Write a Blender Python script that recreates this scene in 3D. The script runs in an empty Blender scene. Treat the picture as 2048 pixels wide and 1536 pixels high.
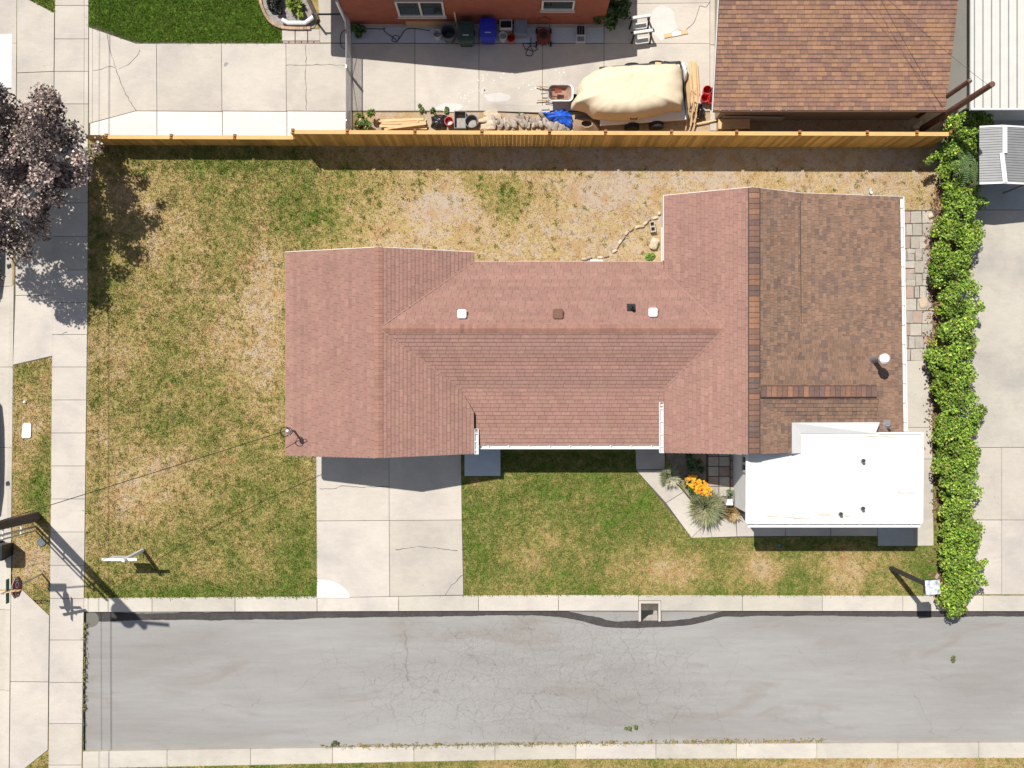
import bpy, bmesh, math, random
import numpy as np
from mathutils import Vector, Matrix, noise as mnoise

random.seed(11)
rng = np.random.default_rng(11)
SC = bpy.context.scene
COL = SC.collection
H = 36.0          # flying height of the camera, m
K = 52.78         # photo pixels per metre on the ground
PI = math.pi

# ------------------------------------------------------------------ camera, sky, sun, exposure
cd = bpy.data.cameras.new('camera'); cam = bpy.data.objects.new('camera', cd); COL.objects.link(cam)
cam.location = (0, 0, H); cam.rotation_euler = (0, 0, 0)
cd.sensor_fit = 'HORIZONTAL'; cd.sensor_width = 36.0; cd.lens = 36.0 * K * H / 2048.0
cd.clip_start = 0.5; cd.clip_end = 2000
SC.camera = cam

SUN_EL = math.atan(1.69)
sx, sy = 0.61, -0.79                      # direction in which shadows fall on the ground
wd = bpy.data.worlds.new('World'); SC.world = wd; wd.use_nodes = True
nt = wd.node_tree; nt.nodes.clear()
sky = nt.nodes.new('ShaderNodeTexSky'); sky.sky_type = 'NISHITA'; sky.sun_disc = False
sky.sun_elevation = SUN_EL; sky.sun_rotation = math.atan2(-sx, -sy)
sky.altitude = 1300; sky.dust_density = 1.5; sky.air_density = 0.8
bg = nt.nodes.new('ShaderNodeBackground'); bg.inputs['Strength'].default_value = 0.115
wo = nt.nodes.new('ShaderNodeOutputWorld')
hsv = nt.nodes.new('ShaderNodeHueSaturation'); hsv.inputs['Saturation'].default_value = 0.55   # camera white balance is set for the shade
nt.links.new(sky.outputs[0], hsv.inputs['Color']); nt.links.new(hsv.outputs[0], bg.inputs[0]); nt.links.new(bg.outputs[0], wo.inputs[0])

sl = bpy.data.lights.new('sun', 'SUN'); sl.energy = 4.9; sl.angle = math.radians(0.53); sl.color = (1.0, 0.95, 0.87)
sun = bpy.data.objects.new('sun', sl); COL.objects.link(sun); sun.location = (-20, 25, 60)
c_ = math.cos(SUN_EL)
sun.rotation_euler = Vector((sx * c_, sy * c_, -math.sin(SUN_EL))).to_track_quat('-Z', 'Y').to_euler()
SC.view_settings.view_transform = 'Standard'; SC.view_settings.look = 'None'
SC.view_settings.exposure = 0.08; SC.view_settings.gamma = 1.0
SC.view_settings.use_curve_mapping = False
SC.cycles.max_bounces = 6; SC.cycles.diffuse_bounces = 3; SC.cycles.transparent_max_bounces = 8

# ------------------------------------------------------------------ helpers
def P(px, py, z=0.0):
    f = (H - z) / H / K
    return Vector(((px - 1024) * f, (768 - py) * f, z))

def Q(x, y, z=0.0):                       # plan pixels from the frame centre (y up)
    return Vector((x / K, y / K, z))

def srgb(r, g, b):
    f = lambda c: ((c / 255 + 0.055) / 1.055) ** 2.4 if c > 10 else c / 255 / 12.92
    return (f(r), f(g), f(b))

ORG = {}
def org(o):
    return ORG.get(o.name, Vector((0, 0, 0))) if o is not None else Vector((0, 0, 0))

def tag(o, label=None, cat=None, group=None, kind=None):
    if label: o['label'] = label
    if cat: o['category'] = cat
    if group: o['group'] = group
    if kind: o['kind'] = kind
    return o

def thing(name, label, cat, loc=(0, 0, 0), group=None):
    o = bpy.data.objects.new(name, None); COL.objects.link(o)
    o.location = loc; o.empty_display_size = 0.2
    ORG[o.name] = Vector(loc)
    return tag(o, label, cat, group)

def link_mesh(name, me, parent=None, at=None):
    """at: world origin for a top-level mesh; the verts are already relative to it"""
    o = bpy.data.objects.new(name, me); COL.objects.link(o)
    if parent is not None:
        o.parent = parent; ORG[o.name] = org(parent)
    elif at is not None:
        o.location = at; ORG[o.name] = Vector(at)
    return o

class MB:
    def __init__(s): s.v = []; s.f = []; s.c = []; s.cur = (1, 1, 1)
    def add(s, vs, fs):
        n = len(s.v)
        for p in vs: s.v.append(tuple(p)); s.c.append(s.cur)
        for f in fs: s.f.append(tuple(i + n for i in f))
        return s
    def box(s, c, d, rz=0, rx=0, ry=0):
        c = Vector(c); hx, hy, hz = d[0] / 2, d[1] / 2, d[2] / 2
        m = Matrix.Rotation(rz, 3, 'Z') @ Matrix.Rotation(ry, 3, 'Y') @ Matrix.Rotation(rx, 3, 'X')
        vs = [c + m @ Vector((a * hx, b * hy, e * hz)) for e in (-1, 1) for b in (-1, 1) for a in (-1, 1)]
        return s.add(vs, [(0, 2, 3, 1), (4, 5, 7, 6), (0, 1, 5, 4), (2, 6, 7, 3), (0, 4, 6, 2), (1, 3, 7, 5)])
    def beam(s, a, b, w, h, up=(0, 0, 1)):
        a = Vector(a); b = Vector(b); d = (b - a).normalized(); u = Vector(up)
        if abs(d.dot(u)) > 0.98: u = Vector((0, 1, 0))
        x = d.cross(u).normalized(); y = x.cross(d).normalized()
        vs = [p + x * (i * w / 2) + y * (j * h / 2) for p in (a, b) for i, j in ((-1, -1), (1, -1), (1, 1), (-1, 1))]
        return s.add(vs, [(3, 2, 1, 0), (4, 5, 6, 7), (0, 1, 5, 4), (1, 2, 6, 5), (2, 3, 7, 6), (3, 0, 4, 7)])
    def cyl(s, a, b, r0, r1=None, n=12, cap=True):
        a = Vector(a); b = Vector(b); r1 = r0 if r1 is None else r1
        d = (b - a).normalized(); u = Vector((0, 0, 1)) if abs(d.z) < 0.9 else Vector((1, 0, 0))
        x = d.cross(u).normalized(); y = d.cross(x).normalized()
        vs = [p + (x * math.cos(2 * PI * i / n) + y * math.sin(2 * PI * i / n)) * r for p, r in ((a, r0), (b, r1)) for i in range(n)]
        fs = [(i, i + n, (i + 1) % n + n, (i + 1) % n) for i in range(n)]
        if cap: fs += [tuple(range(n)), tuple(range(2 * n - 1, n - 1, -1))]
        return s.add(vs, fs)
    def tube(s, pts, r, n=6, taper=None):
        pts = [Vector(p) for p in pts]; m = len(pts); vs = []; fs = []
        for k, p in enumerate(pts):
            d = (pts[min(k + 1, m - 1)] - pts[max(k - 1, 0)]).normalized()
            u = Vector((0, 0, 1)) if abs(d.z) < 0.9 else Vector((1, 0, 0))
            x = d.cross(u).normalized(); y = d.cross(x).normalized()
            rr = r if taper is None else r + (taper - r) * k / (m - 1)
            vs += [p + (x * math.cos(2 * PI * i / n) + y * math.sin(2 * PI * i / n)) * rr for i in range(n)]
        for k in range(m - 1):
            fs += [(k * n + i, k * n + (i + 1) % n, (k + 1) * n + (i + 1) % n, (k + 1) * n + i) for i in range(n)]
        fs += [tuple(range(n - 1, -1, -1)), tuple(range((m - 1) * n, m * n))]
        return s.add(vs, fs)
    def lathe(s, prof, c, n=20, sx=1.0, sy=1.0):
        c = Vector(c); m = len(prof); vs = []
        for r, z in prof:
            vs += [c + Vector((r * sx * math.cos(2 * PI * i / n), r * sy * math.sin(2 * PI * i / n), z)) for i in range(n)]
        fs = []
        for k in range(m - 1):
            fs += [(k * n + i, k * n + (i + 1) % n, (k + 1) * n + (i + 1) % n, (k + 1) * n + i) for i in range(n)]
        if prof[0][0] > 1e-4: fs.append(tuple(range(n - 1, -1, -1)))
        if prof[-1][0] > 1e-4: fs.append(tuple(range((m - 1) * n, m * n)))
        return s.add(vs, fs)
    def prism(s, poly, z0, z1):
        """poly: list of (x, y[, ...]) world; z0/z1 numbers or functions of x, y"""
        f0 = z0 if callable(z0) else (lambda x, y: z0); f1 = z1 if callable(z1) else (lambda x, y: z1)
        n = len(poly)
        a = sum(poly[i][0] * poly[(i + 1) % n][1] - poly[(i + 1) % n][0] * poly[i][1] for i in range(n))
        if a < 0: poly = poly[::-1]
        vs = [(p[0], p[1], f0(p[0], p[1])) for p in poly] + [(p[0], p[1], f1(p[0], p[1])) for p in poly]
        fs = [tuple(range(n - 1, -1, -1)), tuple(range(n, 2 * n))] + [(i, (i + 1) % n, (i + 1) % n + n, i + n) for i in range(n)]
        return s.add(vs, fs)
    def build(s, name, mat, parent=None, at=None, smooth=False, col=False):
        o0 = org(parent) if parent is not None else Vector(at if at is not None else (0, 0, 0))
        me = bpy.data.meshes.new(name)
        me.from_pydata([(x - o0.x, y - o0.y, z - o0.z) for x, y, z in s.v], [], s.f)
        if smooth: me.polygons.foreach_set('use_smooth', [True] * len(me.polygons))
        if col:
            ca = me.color_attributes.new('Col', 'FLOAT_COLOR', 'POINT')
            ca.data.foreach_set('color', [w for c in s.c for w in (*c, 1.0)])
        me.materials.append(mat); me.validate()
        return link_mesh(name, me, parent, at)

def np_mesh(name, V, F, mat, parent=None, cols=None, smooth=False, fl=None, at=None):
    """V n x 3 world, F m x k"""
    o0 = org(parent) if parent is not None else Vector(at if at is not None else (0, 0, 0))
    V = np.asarray(V, np.float32) - np.array(o0, np.float32)
    F = np.asarray(F, np.int32); m, k = F.shape
    me = bpy.data.meshes.new(name)
    me.vertices.add(len(V)); me.vertices.foreach_set('co', V.ravel())
    me.loops.add(m * k); me.loops.foreach_set('vertex_index', F.ravel())
    me.polygons.add(m); me.polygons.foreach_set('loop_start', np.arange(0, m * k, k, dtype=np.int32))
    try: me.polygons.foreach_set('loop_total', np.full(m, k, np.int32))
    except Exception: pass
    if smooth: me.polygons.foreach_set('use_smooth', np.ones(m, bool))
    me.update(calc_edges=True)
    if cols is not None:
        ca = me.color_attributes.new('Col', 'FLOAT_COLOR', 'POINT')
        c4 = np.ones((len(V), 4), np.float32); c4[:, :3] = cols; ca.data.foreach_set('color', c4.ravel())
    if fl:
        for an, av in fl.items():
            a = me.attributes.new(an, 'FLOAT', 'POINT'); a.data.foreach_set('value', np.asarray(av, np.float32))
    me.materials.append(mat)
    return link_mesh(name, me, parent, at)

def copy_tree(o, parent=None, loc=None, rz=None):
    c = o.copy(); COL.objects.link(c)
    if parent is not None: c.parent = parent
    if loc is not None: c.location = loc; ORG[c.name] = Vector(loc)
    if rz is not None: c.rotation_euler = (0, 0, rz)
    for ch in [k for k in bpy.data.objects if k.parent == o]: copy_tree(ch, c)
    return c

# ------------------------------------------------------------------ materials
def new_mat(name):
    m = bpy.data.materials.new(name); m.use_nodes = True
    return m, m.node_tree, m.node_tree.nodes['Principled BSDF']

def N(t, typ, **kw):
    n = t.nodes.new(typ)
    for k, v in kw.items():
        if k.startswith('i_'): n.inputs[k[2:].replace('_', ' ')].default_value = v
        else: setattr(n, k, v)
    return n

def math_n(t, op, a, b=None, clamp=False):
    n = t.nodes.new('ShaderNodeMath'); n.operation = op; n.use_clamp = clamp
    for i, v in enumerate((a, b)):
        if v is None: continue
        if isinstance(v, (int, float)): n.inputs[i].default_value = v
        else: t.links.new(v, n.inputs[i])
    return n.outputs[0]

def mix_n(t, mode, fac, a, b):
    n = t.nodes.new('ShaderNodeMix'); n.data_type = 'RGBA'; n.blend_type = mode
    for i, v in ((0, fac), (6, a), (7, b)):
        if isinstance(v, (int, float)): n.inputs[i].default_value = v
        elif isinstance(v, tuple): n.inputs[i].default_value = (*v, 1)
        else: t.links.new(v, n.inputs[i])
    return n.outputs[2]

def pos_noise(t, scale, detail=3, rough=0.6, stretch=None, dist=0.0, off=0.0):
    g = t.nodes.new('ShaderNodeNewGeometry'); src = g.outputs['Position']
    if stretch or off:
        mp = t.nodes.new('ShaderNodeMapping'); mp.inputs['Scale'].default_value = stretch or (1, 1, 1)
        mp.inputs['Location'].default_value = (off, off * 1.7, off * 0.3)
        t.links.new(src, mp.inputs[0]); src = mp.outputs[0]
    n = N(t, 'ShaderNodeTexNoise'); n.inputs['Scale'].default_value = scale
    n.inputs['Detail'].default_value = detail; n.inputs['Roughness'].default_value = rough; n.inputs['Distortion'].default_value = dist
    t.links.new(src, n.inputs['Vector'])
    return n.outputs[0]

def ramp(t, fac, stops):
    r = t.nodes.new('ShaderNodeValToRGB'); e = r.color_ramp.elements
    while len(e) < len(stops): e.new(0.5)
    for i, (p, c) in enumerate(stops):
        e[i].position = p; e[i].color = (*c, 1) if len(c) == 3 else c
    t.links.new(fac, r.inputs[0])
    return r.outputs[0]

def gray(a): return (a, a, a)

def mat(name, color, rough=0.75, var=0.18, scale=5.0, metal=0.0, attr=False, spec=0.35, rnd=0.0, fine=0.0, bump=0.0, bscale=60, stretch=None, trans=0.0, coat=0.0):
    m, t, b = new_mat(name)
    n1 = pos_noise(t, scale, 4, 0.65, stretch)
    f = ramp(t, n1, [(0.28, gray(1 - var)), (0.72, gray(1 + var))])
    base = mix_n(t, 'MULTIPLY', 1.0, color, f)
    if fine:
        n2 = pos_noise(t, scale * 9, 2, 0.7)
        base = mix_n(t, 'MULTIPLY', 1.0, base, ramp(t, n2, [(0.3, gray(1 - fine)), (0.7, gray(1 + fine))]))
    if attr:
        a = N(t, 'ShaderNodeAttribute'); a.attribute_name = 'Col'
        base = mix_n(t, 'MULTIPLY', 1.0, base, a.outputs['Color'])
    if rnd:
        oi = N(t, 'ShaderNodeObjectInfo')
        base = mix_n(t, 'MULTIPLY', 1.0, base, ramp(t, oi.outputs['Random'], [(0.0, gray(1 - rnd)), (1.0, gray(1 + rnd))]))
    t.links.new(base, b.inputs['Base Color'])
    b.inputs['Roughness'].default_value = rough; b.inputs['Metallic'].default_value = metal
    b.inputs['Specular IOR Level'].default_value = spec
    if coat: b.inputs['Coat Weight'].default_value = coat
    if bump:
        n3 = pos_noise(t, bscale, 3, 0.7)
        bp = N(t, 'ShaderNodeBump'); bp.inputs['Strength'].default_value = bump; bp.inputs['Distance'].default_value = 0.01
        t.links.new(n3, bp.inputs['Height']); t.links.new(bp.outputs[0], b.inputs['Normal'])
    return m

def concrete_mat(name, color, stain=0.12, rnd=0.05, warm=0.0):
    m, t, b = new_mat(name)
    big = pos_noise(t, 0.55, 5, 0.6, None, 0.4)
    base = mix_n(t, 'MULTIPLY', 1.0, color, ramp(t, big, [(0.3, (1 - stain, 1 - stain, 1 - stain * 0.8)), (0.55, gray(1.0)), (0.75, gray(1 + stain * 0.4))]))
    mid = pos_noise(t, 5.0, 4, 0.7, (0.6, 1.6, 1), 0.2, 3.0)
    base = mix_n(t, 'MULTIPLY', 1.0, base, ramp(t, mid, [(0.3, gray(0.94)), (0.7, gray(1.04))]))
    fn = pos_noise(t, 45, 2, 0.8)
    base = mix_n(t, 'MULTIPLY', 1.0, base, ramp(t, fn, [(0.25, gray(0.84)), (0.42, gray(0.99)), (0.7, gray(1.05))]))
    spots = pos_noise(t, 9, 2, 0.5, None, 0, 7.0)
    base = mix_n(t, 'MULTIPLY', 1.0, base, ramp(t, spots, [(0.22, gray(0.66)), (0.30, gray(1.0))]))
    oi = N(t, 'ShaderNodeObjectInfo')
    base = mix_n(t, 'MULTIPLY', 1.0, base, ramp(t, oi.outputs['Random'], [(0.0, (1 - rnd, 1 - rnd, 1 - rnd * 1.3)), (1.0, gray(1 + rnd))]))
    t.links.new(base, b.inputs['Base Color']); b.inputs['Roughness'].default_value = 0.9
    b.inputs['Specular IOR Level'].default_value = 0.2
    bp = N(t, 'ShaderNodeBump'); bp.inputs['Strength'].default_value = 0.25; bp.inputs['Distance'].default_value = 0.006
    t.links.new(fn, bp.inputs['Height']); t.links.new(bp.outputs[0], b.inputs['Normal'])
    return m

def lawn_mat(name, blades=False):
    """turf that goes from green (dry = 0) through straw to bare soil (dry = 1)"""
    m, t, b = new_mat(name)
    a = N(t, 'ShaderNodeAttribute'); a.attribute_name = 'dry'
    n1 = pos_noise(t, 0.9, 4, 0.65, None, 0.6); n2 = pos_noise(t, 4.2, 3, 0.7, None, 0.5, 5.0); n3 = pos_noise(t, 17.0, 2, 0.75, None, 0.0, 2.0)
    s = math_n(t, 'MULTIPLY', math_n(t, 'SUBTRACT', n1, 0.5), 0.85)
    s = math_n(t, 'ADD', s, math_n(t, 'MULTIPLY', math_n(t, 'SUBTRACT', n2, 0.5), 1.05))
    s = math_n(t, 'ADD', s, math_n(t, 'MULTIPLY', math_n(t, 'SUBTRACT', n3, 0.5), 0.75))
    v = math_n(t, 'ADD', a.outputs['Fac'], s, True)
    c = ramp(t, v, [(0.0, (0.105, 0.185, 0.022)), (0.22, (0.172, 0.192, 0.048)), (0.42, (0.285, 0.255, 0.080)), (0.6, (0.395, 0.300, 0.120)),
                    (0.78, (0.49, 0.365, 0.195)), (1.0, (0.47, 0.38, 0.295))])
    sp = pos_noise(t, 6.5, 3, 0.7, None, 0.3, 11.0)
    spf = math_n(t, 'MULTIPLY', ramp(t, sp, [(0.57, gray(0)), (0.66, gray(0.75))]), ramp(t, a.outputs['Fac'], [(0.3, gray(0.25)), (0.6, gray(1.0)), (1.0, gray(0.6))]))
    c = mix_n(t, 'MIX', spf, c, (0.135, 0.125, 0.050))
    rd = pos_noise(t, 1.6, 3, 0.6, None, 0.3, 21.0)
    rdf = math_n(t, 'MULTIPLY', ramp(t, rd, [(0.48, gray(0)), (0.64, gray(0.7))]), ramp(t, v, [(0.45, gray(0)), (0.7, gray(1.0))]))
    c = mix_n(t, 'MIX', rdf, c, (0.42, 0.26, 0.12))
    n4 = pos_noise(t, 38.0, 2, 0.8)
    c = mix_n(t, 'MULTIPLY', 1.0, c, ramp(t, n4, [(0.28, gray(0.62)), (0.5, gray(1.0)), (0.75, gray(1.22))]))
    t.links.new(c, b.inputs['Base Color']); b.inputs['Roughness'].default_value = 0.85 if not blades else 0.6
    b.inputs['Specular IOR Level'].default_value = 0.15
    if not blades:
        bp = N(t, 'ShaderNodeBump'); bp.inputs['Strength'].default_value = 0.7; bp.inputs['Distance'].default_value = 0.03
        t.links.new(n4, bp.inputs['Height']); t.links.new(bp.outputs[0], b.inputs['Normal'])
    return m

def street_mat():
    m, t, b = new_mat('street_asphalt')
    base = ramp(t, pos_noise(t, 0.28, 5, 0.6, (0.35, 1.5, 1), 0.5), [(0.3, (0.268, 0.254, 0.238)), (0.5, (0.306, 0.296, 0.285)), (0.72, (0.352, 0.346, 0.338))])
    base = mix_n(t, 'MULTIPLY', 1.0, base, ramp(t, pos_noise(t, 2.2, 4, 0.7, (0.25, 2.2, 1), 0.3, 4), [(0.3, gray(0.93)), (0.7, gray(1.05))]))
    base = mix_n(t, 'MULTIPLY', 1.0, base, ramp(t, pos_noise(t, 55, 2, 0.85), [(0.25, gray(0.78)), (0.5, gray(1.0)), (0.72, gray(1.14))]))
    ol = pos_noise(t, 0.5, 4, 0.6, (0.5, 1.6, 1), 1.0, 9)
    base = mix_n(t, 'MIX', math_n(t, 'MULTIPLY', ramp(t, ol, [(0.56, gray(0)), (0.7, gray(1))]), 0.42), base, (0.235, 0.20, 0.165))
    # alligator cracking where the mask on the sheet says the pavement has failed
    g = N(t, 'ShaderNodeNewGeometry'); wn = N(t, 'ShaderNodeTexNoise'); wn.inputs['Scale'].default_value = 2.2; wn.inputs['Detail'].default_value = 3
    t.links.new(g.outputs['Position'], wn.inputs['Vector'])
    vm = N(t, 'ShaderNodeVectorMath'); vm.operation = 'MULTIPLY_ADD'; vm.inputs[1].default_value = (0.55, 0.55, 0)
    t.links.new(wn.outputs['Color'], vm.inputs[0]); t.links.new(g.outputs['Position'], vm.inputs[2])
    a = N(t, 'ShaderNodeAttribute'); a.attribute_name = 'crack'
    for sc, wdt, lo, dark in ((4.6, 0.034, 0.42, 0.82), (1.7, 0.015, 0.20, 0.78), (0.45, 0.0045, 0.05, 0.74)):
        vo = N(t, 'ShaderNodeTexVoronoi'); vo.feature = 'DISTANCE_TO_EDGE'; vo.inputs['Scale'].default_value = sc
        t.links.new(vm.outputs[0], vo.inputs['Vector'])
        line = ramp(t, vo.outputs['Distance'], [(0.0, gray(1)), (wdt, gray(0))])
        nn = pos_noise(t, 0.9, 3, 0.6, None, 0.3, sc)
        k = math_n(t, 'ADD', a.outputs['Fac'], math_n(t, 'MULTIPLY', math_n(t, 'SUBTRACT', nn, 0.5), 0.9))
        k = ramp(t, k, [(lo, gray(0)), (min(lo + 0.22, 1), gray(1))])
        fac = math_n(t, 'MULTIPLY', math_n(t, 'MULTIPLY', line, k), 1 - dark + 0.25)
        base = mix_n(t, 'MIX', fac, base, (0.13, 0.12, 0.11))
    t.links.new(base, b.inputs['Base Color']); b.inputs['Roughness'].default_value = 0.92; b.inputs['Specular IOR Level'].default_value = 0.2
    return m

M = {}
M['concrete'] = concrete_mat('concrete', (0.525, 0.482, 0.428), 0.17, 0.07)
M['concrete_old'] = concrete_mat('concrete_old', (0.50, 0.465, 0.41), 0.2, 0.06)
M['concrete_new'] = concrete_mat('concrete_new', (0.66, 0.65, 0.635), 0.07, 0.02)
M['kerb'] = concrete_mat('kerb_concrete', (0.54, 0.50, 0.44), 0.17, 0.07)
M['concrete_grey'] = concrete_mat('concrete_grey', (0.42, 0.43, 0.42), 0.1)
M['stain'] = concrete_mat('plaster_stain', (0.62, 0.60, 0.57), 0.1, 0.02)
M['blot'] = concrete_mat('worn_patch', (0.17, 0.165, 0.145), 0.2, 0.02)
M['shade_blue'] = concrete_mat('shade_blue_concrete', (0.52, 0.57, 0.62), 0.06)  # pale concrete with the blue of skylit shade put into its colour
M['joint'] = mat('joint_soil', (0.10, 0.088, 0.07), 0.95, 0.35, 9)
M['soil'] = mat('soil', (0.26, 0.215, 0.17), 0.95, 0.3, 3, fine=0.3, bump=0.6, bscale=30)
M['lawn'] = lawn_mat('lawn_turf'); M['blades'] = lawn_mat('lawn_blades', True)
M['street'] = street_mat()
M['seal'] = mat('fresh_asphalt_seal', (0.062, 0.054, 0.054), 0.85, 0.25, 2.5, fine=0.25, bump=0.5)
M['crackfill'] = mat('crack', (0.13, 0.115, 0.10), 0.95, 0.3, 6)
M['red_shingle'] = mat('red_shingle', (1, 1, 1), 0.92, 0.07, 1.2, attr=True, spec=0.12, fine=0.10, bump=0.3)
M['brown_shingle'] = mat('brown_shingle', (1, 1, 1), 0.92, 0.10, 1.4, attr=True, spec=0.12, fine=0.12, bump=0.3)
M['deck'] = mat('roof_deck', (0.07, 0.05, 0.042), 0.9, 0.2, 3)
M['fascia'] = mat('white_fascia', (0.69, 0.68, 0.66), 0.6, 0.05, 3)
M['membrane'] = mat('white_membrane', (0.69, 0.68, 0.66), 0.6, 0.05, 1.6, fine=0.02)
M['stucco'] = mat('white_stucco', (0.72, 0.71, 0.69), 0.85, 0.06, 4, bump=0.2)
M['gutter'] = mat('gutter_white', (0.76, 0.76, 0.75), 0.45, 0.05, 4, spec=0.5)
M['beige_wall'] = mat('beige_siding', (0.40, 0.34, 0.27), 0.85, 0.1, 3)
M['glass'] = mat('window_glass', (0.025, 0.045, 0.045), 0.08, 0.3, 2, spec=0.6)
M['pvc'] = mat('white_frame', (0.62, 0.58, 0.52), 0.5, 0.05, 5)
M['picket'] = mat('cedar_picket', (0.54, 0.295, 0.072), 0.7, 0.18, 3.0, rnd=0.30, fine=0.14, stretch=(9, 9, 0.7))
M['cedar_cap'] = mat('cedar_cap', (0.66, 0.40, 0.16), 0.7, 0.1, 3.0, rnd=0.08)
M['cedar_post'] = mat('cedar_post', (0.30, 0.12, 0.04), 0.75, 0.2, 4.0)
M['lumber'] = mat('lumber', (0.66, 0.45, 0.25), 0.75, 0.14, 3.0, rnd=0.14, stretch=(1, 8, 6))
M['plywood'] = mat('plywood', (0.46, 0.32, 0.18), 0.8, 0.12, 3.0)
M['pole_wood'] = mat('pole_wood', (0.085, 0.062, 0.05), 0.85, 0.3, 2.0, stretch=(8, 8, 1), fine=0.25)
M['pole_red'] = mat('pole_wood_red', (0.15, 0.072, 0.048), 0.85, 0.3, 2.0, stretch=(3, 3, 1), fine=0.25)
M['black'] = mat('black_plastic', (0.018, 0.018, 0.02), 0.5, 0.2, 6)
M['black_bag'] = mat('black_bag_film', (0.016, 0.016, 0.018), 0.28, 0.2, 6, spec=0.6)
M['dark_metal'] = mat('dark_painted_steel', (0.045, 0.045, 0.048), 0.55, 0.2, 6)
M['steel'] = mat('galvanised_steel', (0.42, 0.43, 0.44), 0.42, 0.15, 8, metal=0.7)
M['white_paint'] = mat('white_paint', (0.78, 0.78, 0.77), 0.4, 0.04, 5, spec=0.5)
M['white_dirty'] = mat('white_dirty', (0.66, 0.66, 0.64), 0.6, 0.1, 6)
M['red_plastic'] = mat('red_plastic', (0.62, 0.018, 0.022), 0.4, 0.08, 6, spec=0.5)
M['orange_plastic'] = mat('orange_plastic', (0.55, 0.07, 0.025), 0.45, 0.1, 6)
M['green_bin'] = mat('dark_green_plastic', (0.030, 0.062, 0.052), 0.5, 0.15, 6)
M['blue_bin'] = mat('blue_plastic', (0.008, 0.025, 0.42), 0.38, 0.08, 6, spec=0.5)
M['grey_bin'] = mat('grey_plastic', (0.13, 0.145, 0.16), 0.55, 0.15, 6)
M['tote'] = mat('slate_tote', (0.20, 0.24, 0.29), 0.5, 0.1, 6)
M['teal'] = mat('teal_sheet', (0.045, 0.24, 0.25), 0.55, 0.3, 4)
M['tarp_blue'] = mat('blue_tarp', (0.015, 0.11, 0.62), 0.45, 0.15, 5, spec=0.5)
M['canvas'] = mat('beige_canvas', (0.74, 0.62, 0.45), 0.85, 0.06, 1.6, fine=0.04, bump=0.15)
M['rope'] = mat('tan_hose', (0.32, 0.22, 0.15), 0.8, 0.15, 6)
M['rust'] = mat('rusty_red', (0.22, 0.045, 0.028), 0.7, 0.3, 8)
M['mortar'] = mat('mortar', (0.36, 0.33, 0.30), 0.95, 0.2, 9)
M['brick'] = mat('red_brick_wall', (0.30, 0.095, 0.058), 0.9, 0.14, 3, fine=0.18)
M['brick_tan'] = mat('tan_brick', (0.42, 0.28, 0.19), 0.9, 0.15, 5, rnd=0.2)
M['paver'] = mat('paver', (0.42, 0.385, 0.335), 0.9, 0.12, 4, rnd=0.16, fine=0.12)
M['paver_red'] = mat('paver_red', (0.40, 0.30, 0.25), 0.9, 0.12, 4, rnd=0.12, fine=0.12)
M['stone'] = mat('rubble_stone', (0.36, 0.315, 0.27), 0.9, 0.25, 6, rnd=0.3, fine=0.15)
M['stone_pale'] = mat('pale_stone', (0.58, 0.48, 0.36), 0.9, 0.2, 5, rnd=0.12, fine=0.12)
M['gravel'] = mat('gravel', (0.30, 0.27, 0.25), 0.9, 0.35, 12, fine=0.35, bump=0.8, bscale=26)
M['block'] = mat('cinder_block', (0.50, 0.44, 0.36), 0.95, 0.12, 9)
M['bark'] = mat('bark', (0.10, 0.075, 0.06), 0.95, 0.3, 6)
M['leaf_purple'] = mat('purple_leaf', (1, 1, 1), 0.42, 0.1, 3, attr=True, spec=0.5)
M['leaf'] = mat('leaf', (1, 1, 1), 0.5, 0.1, 3, attr=True, spec=0.35)
M['corr_grey'] = mat('grey_corrugated', (0.30, 0.30, 0.305), 0.5, 0.1, 2, metal=0.2)
M['corr_white'] = mat('white_seamed', (0.60, 0.59, 0.55), 0.5, 0.05, 2)
M['stop_red'] = mat('sign_red', (0.20, 0.022, 0.026), 0.5, 0.1, 6)
M['sign_green'] = mat('sign_green', (0.02, 0.10, 0.06), 0.5, 0.1, 6)
M['lamp_top'] = mat('lamp_cap', (0.55, 0.58, 0.64), 0.5, 0.65, 9)
M['car_dark'] = mat('dark_car_paint', (0.02, 0.022, 0.03), 0.25, 0.05, 4, coat=0.6)
M['car_glass'] = mat('car_glass', (0.015, 0.018, 0.02), 0.06, 0.1, 4)
M['rubber'] = mat('rubber', (0.02, 0.02, 0.02), 0.85, 0.2, 8)
M['brown_vent'] = mat('brown_vent', (0.17, 0.085, 0.06), 0.6, 0.1, 8)

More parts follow.
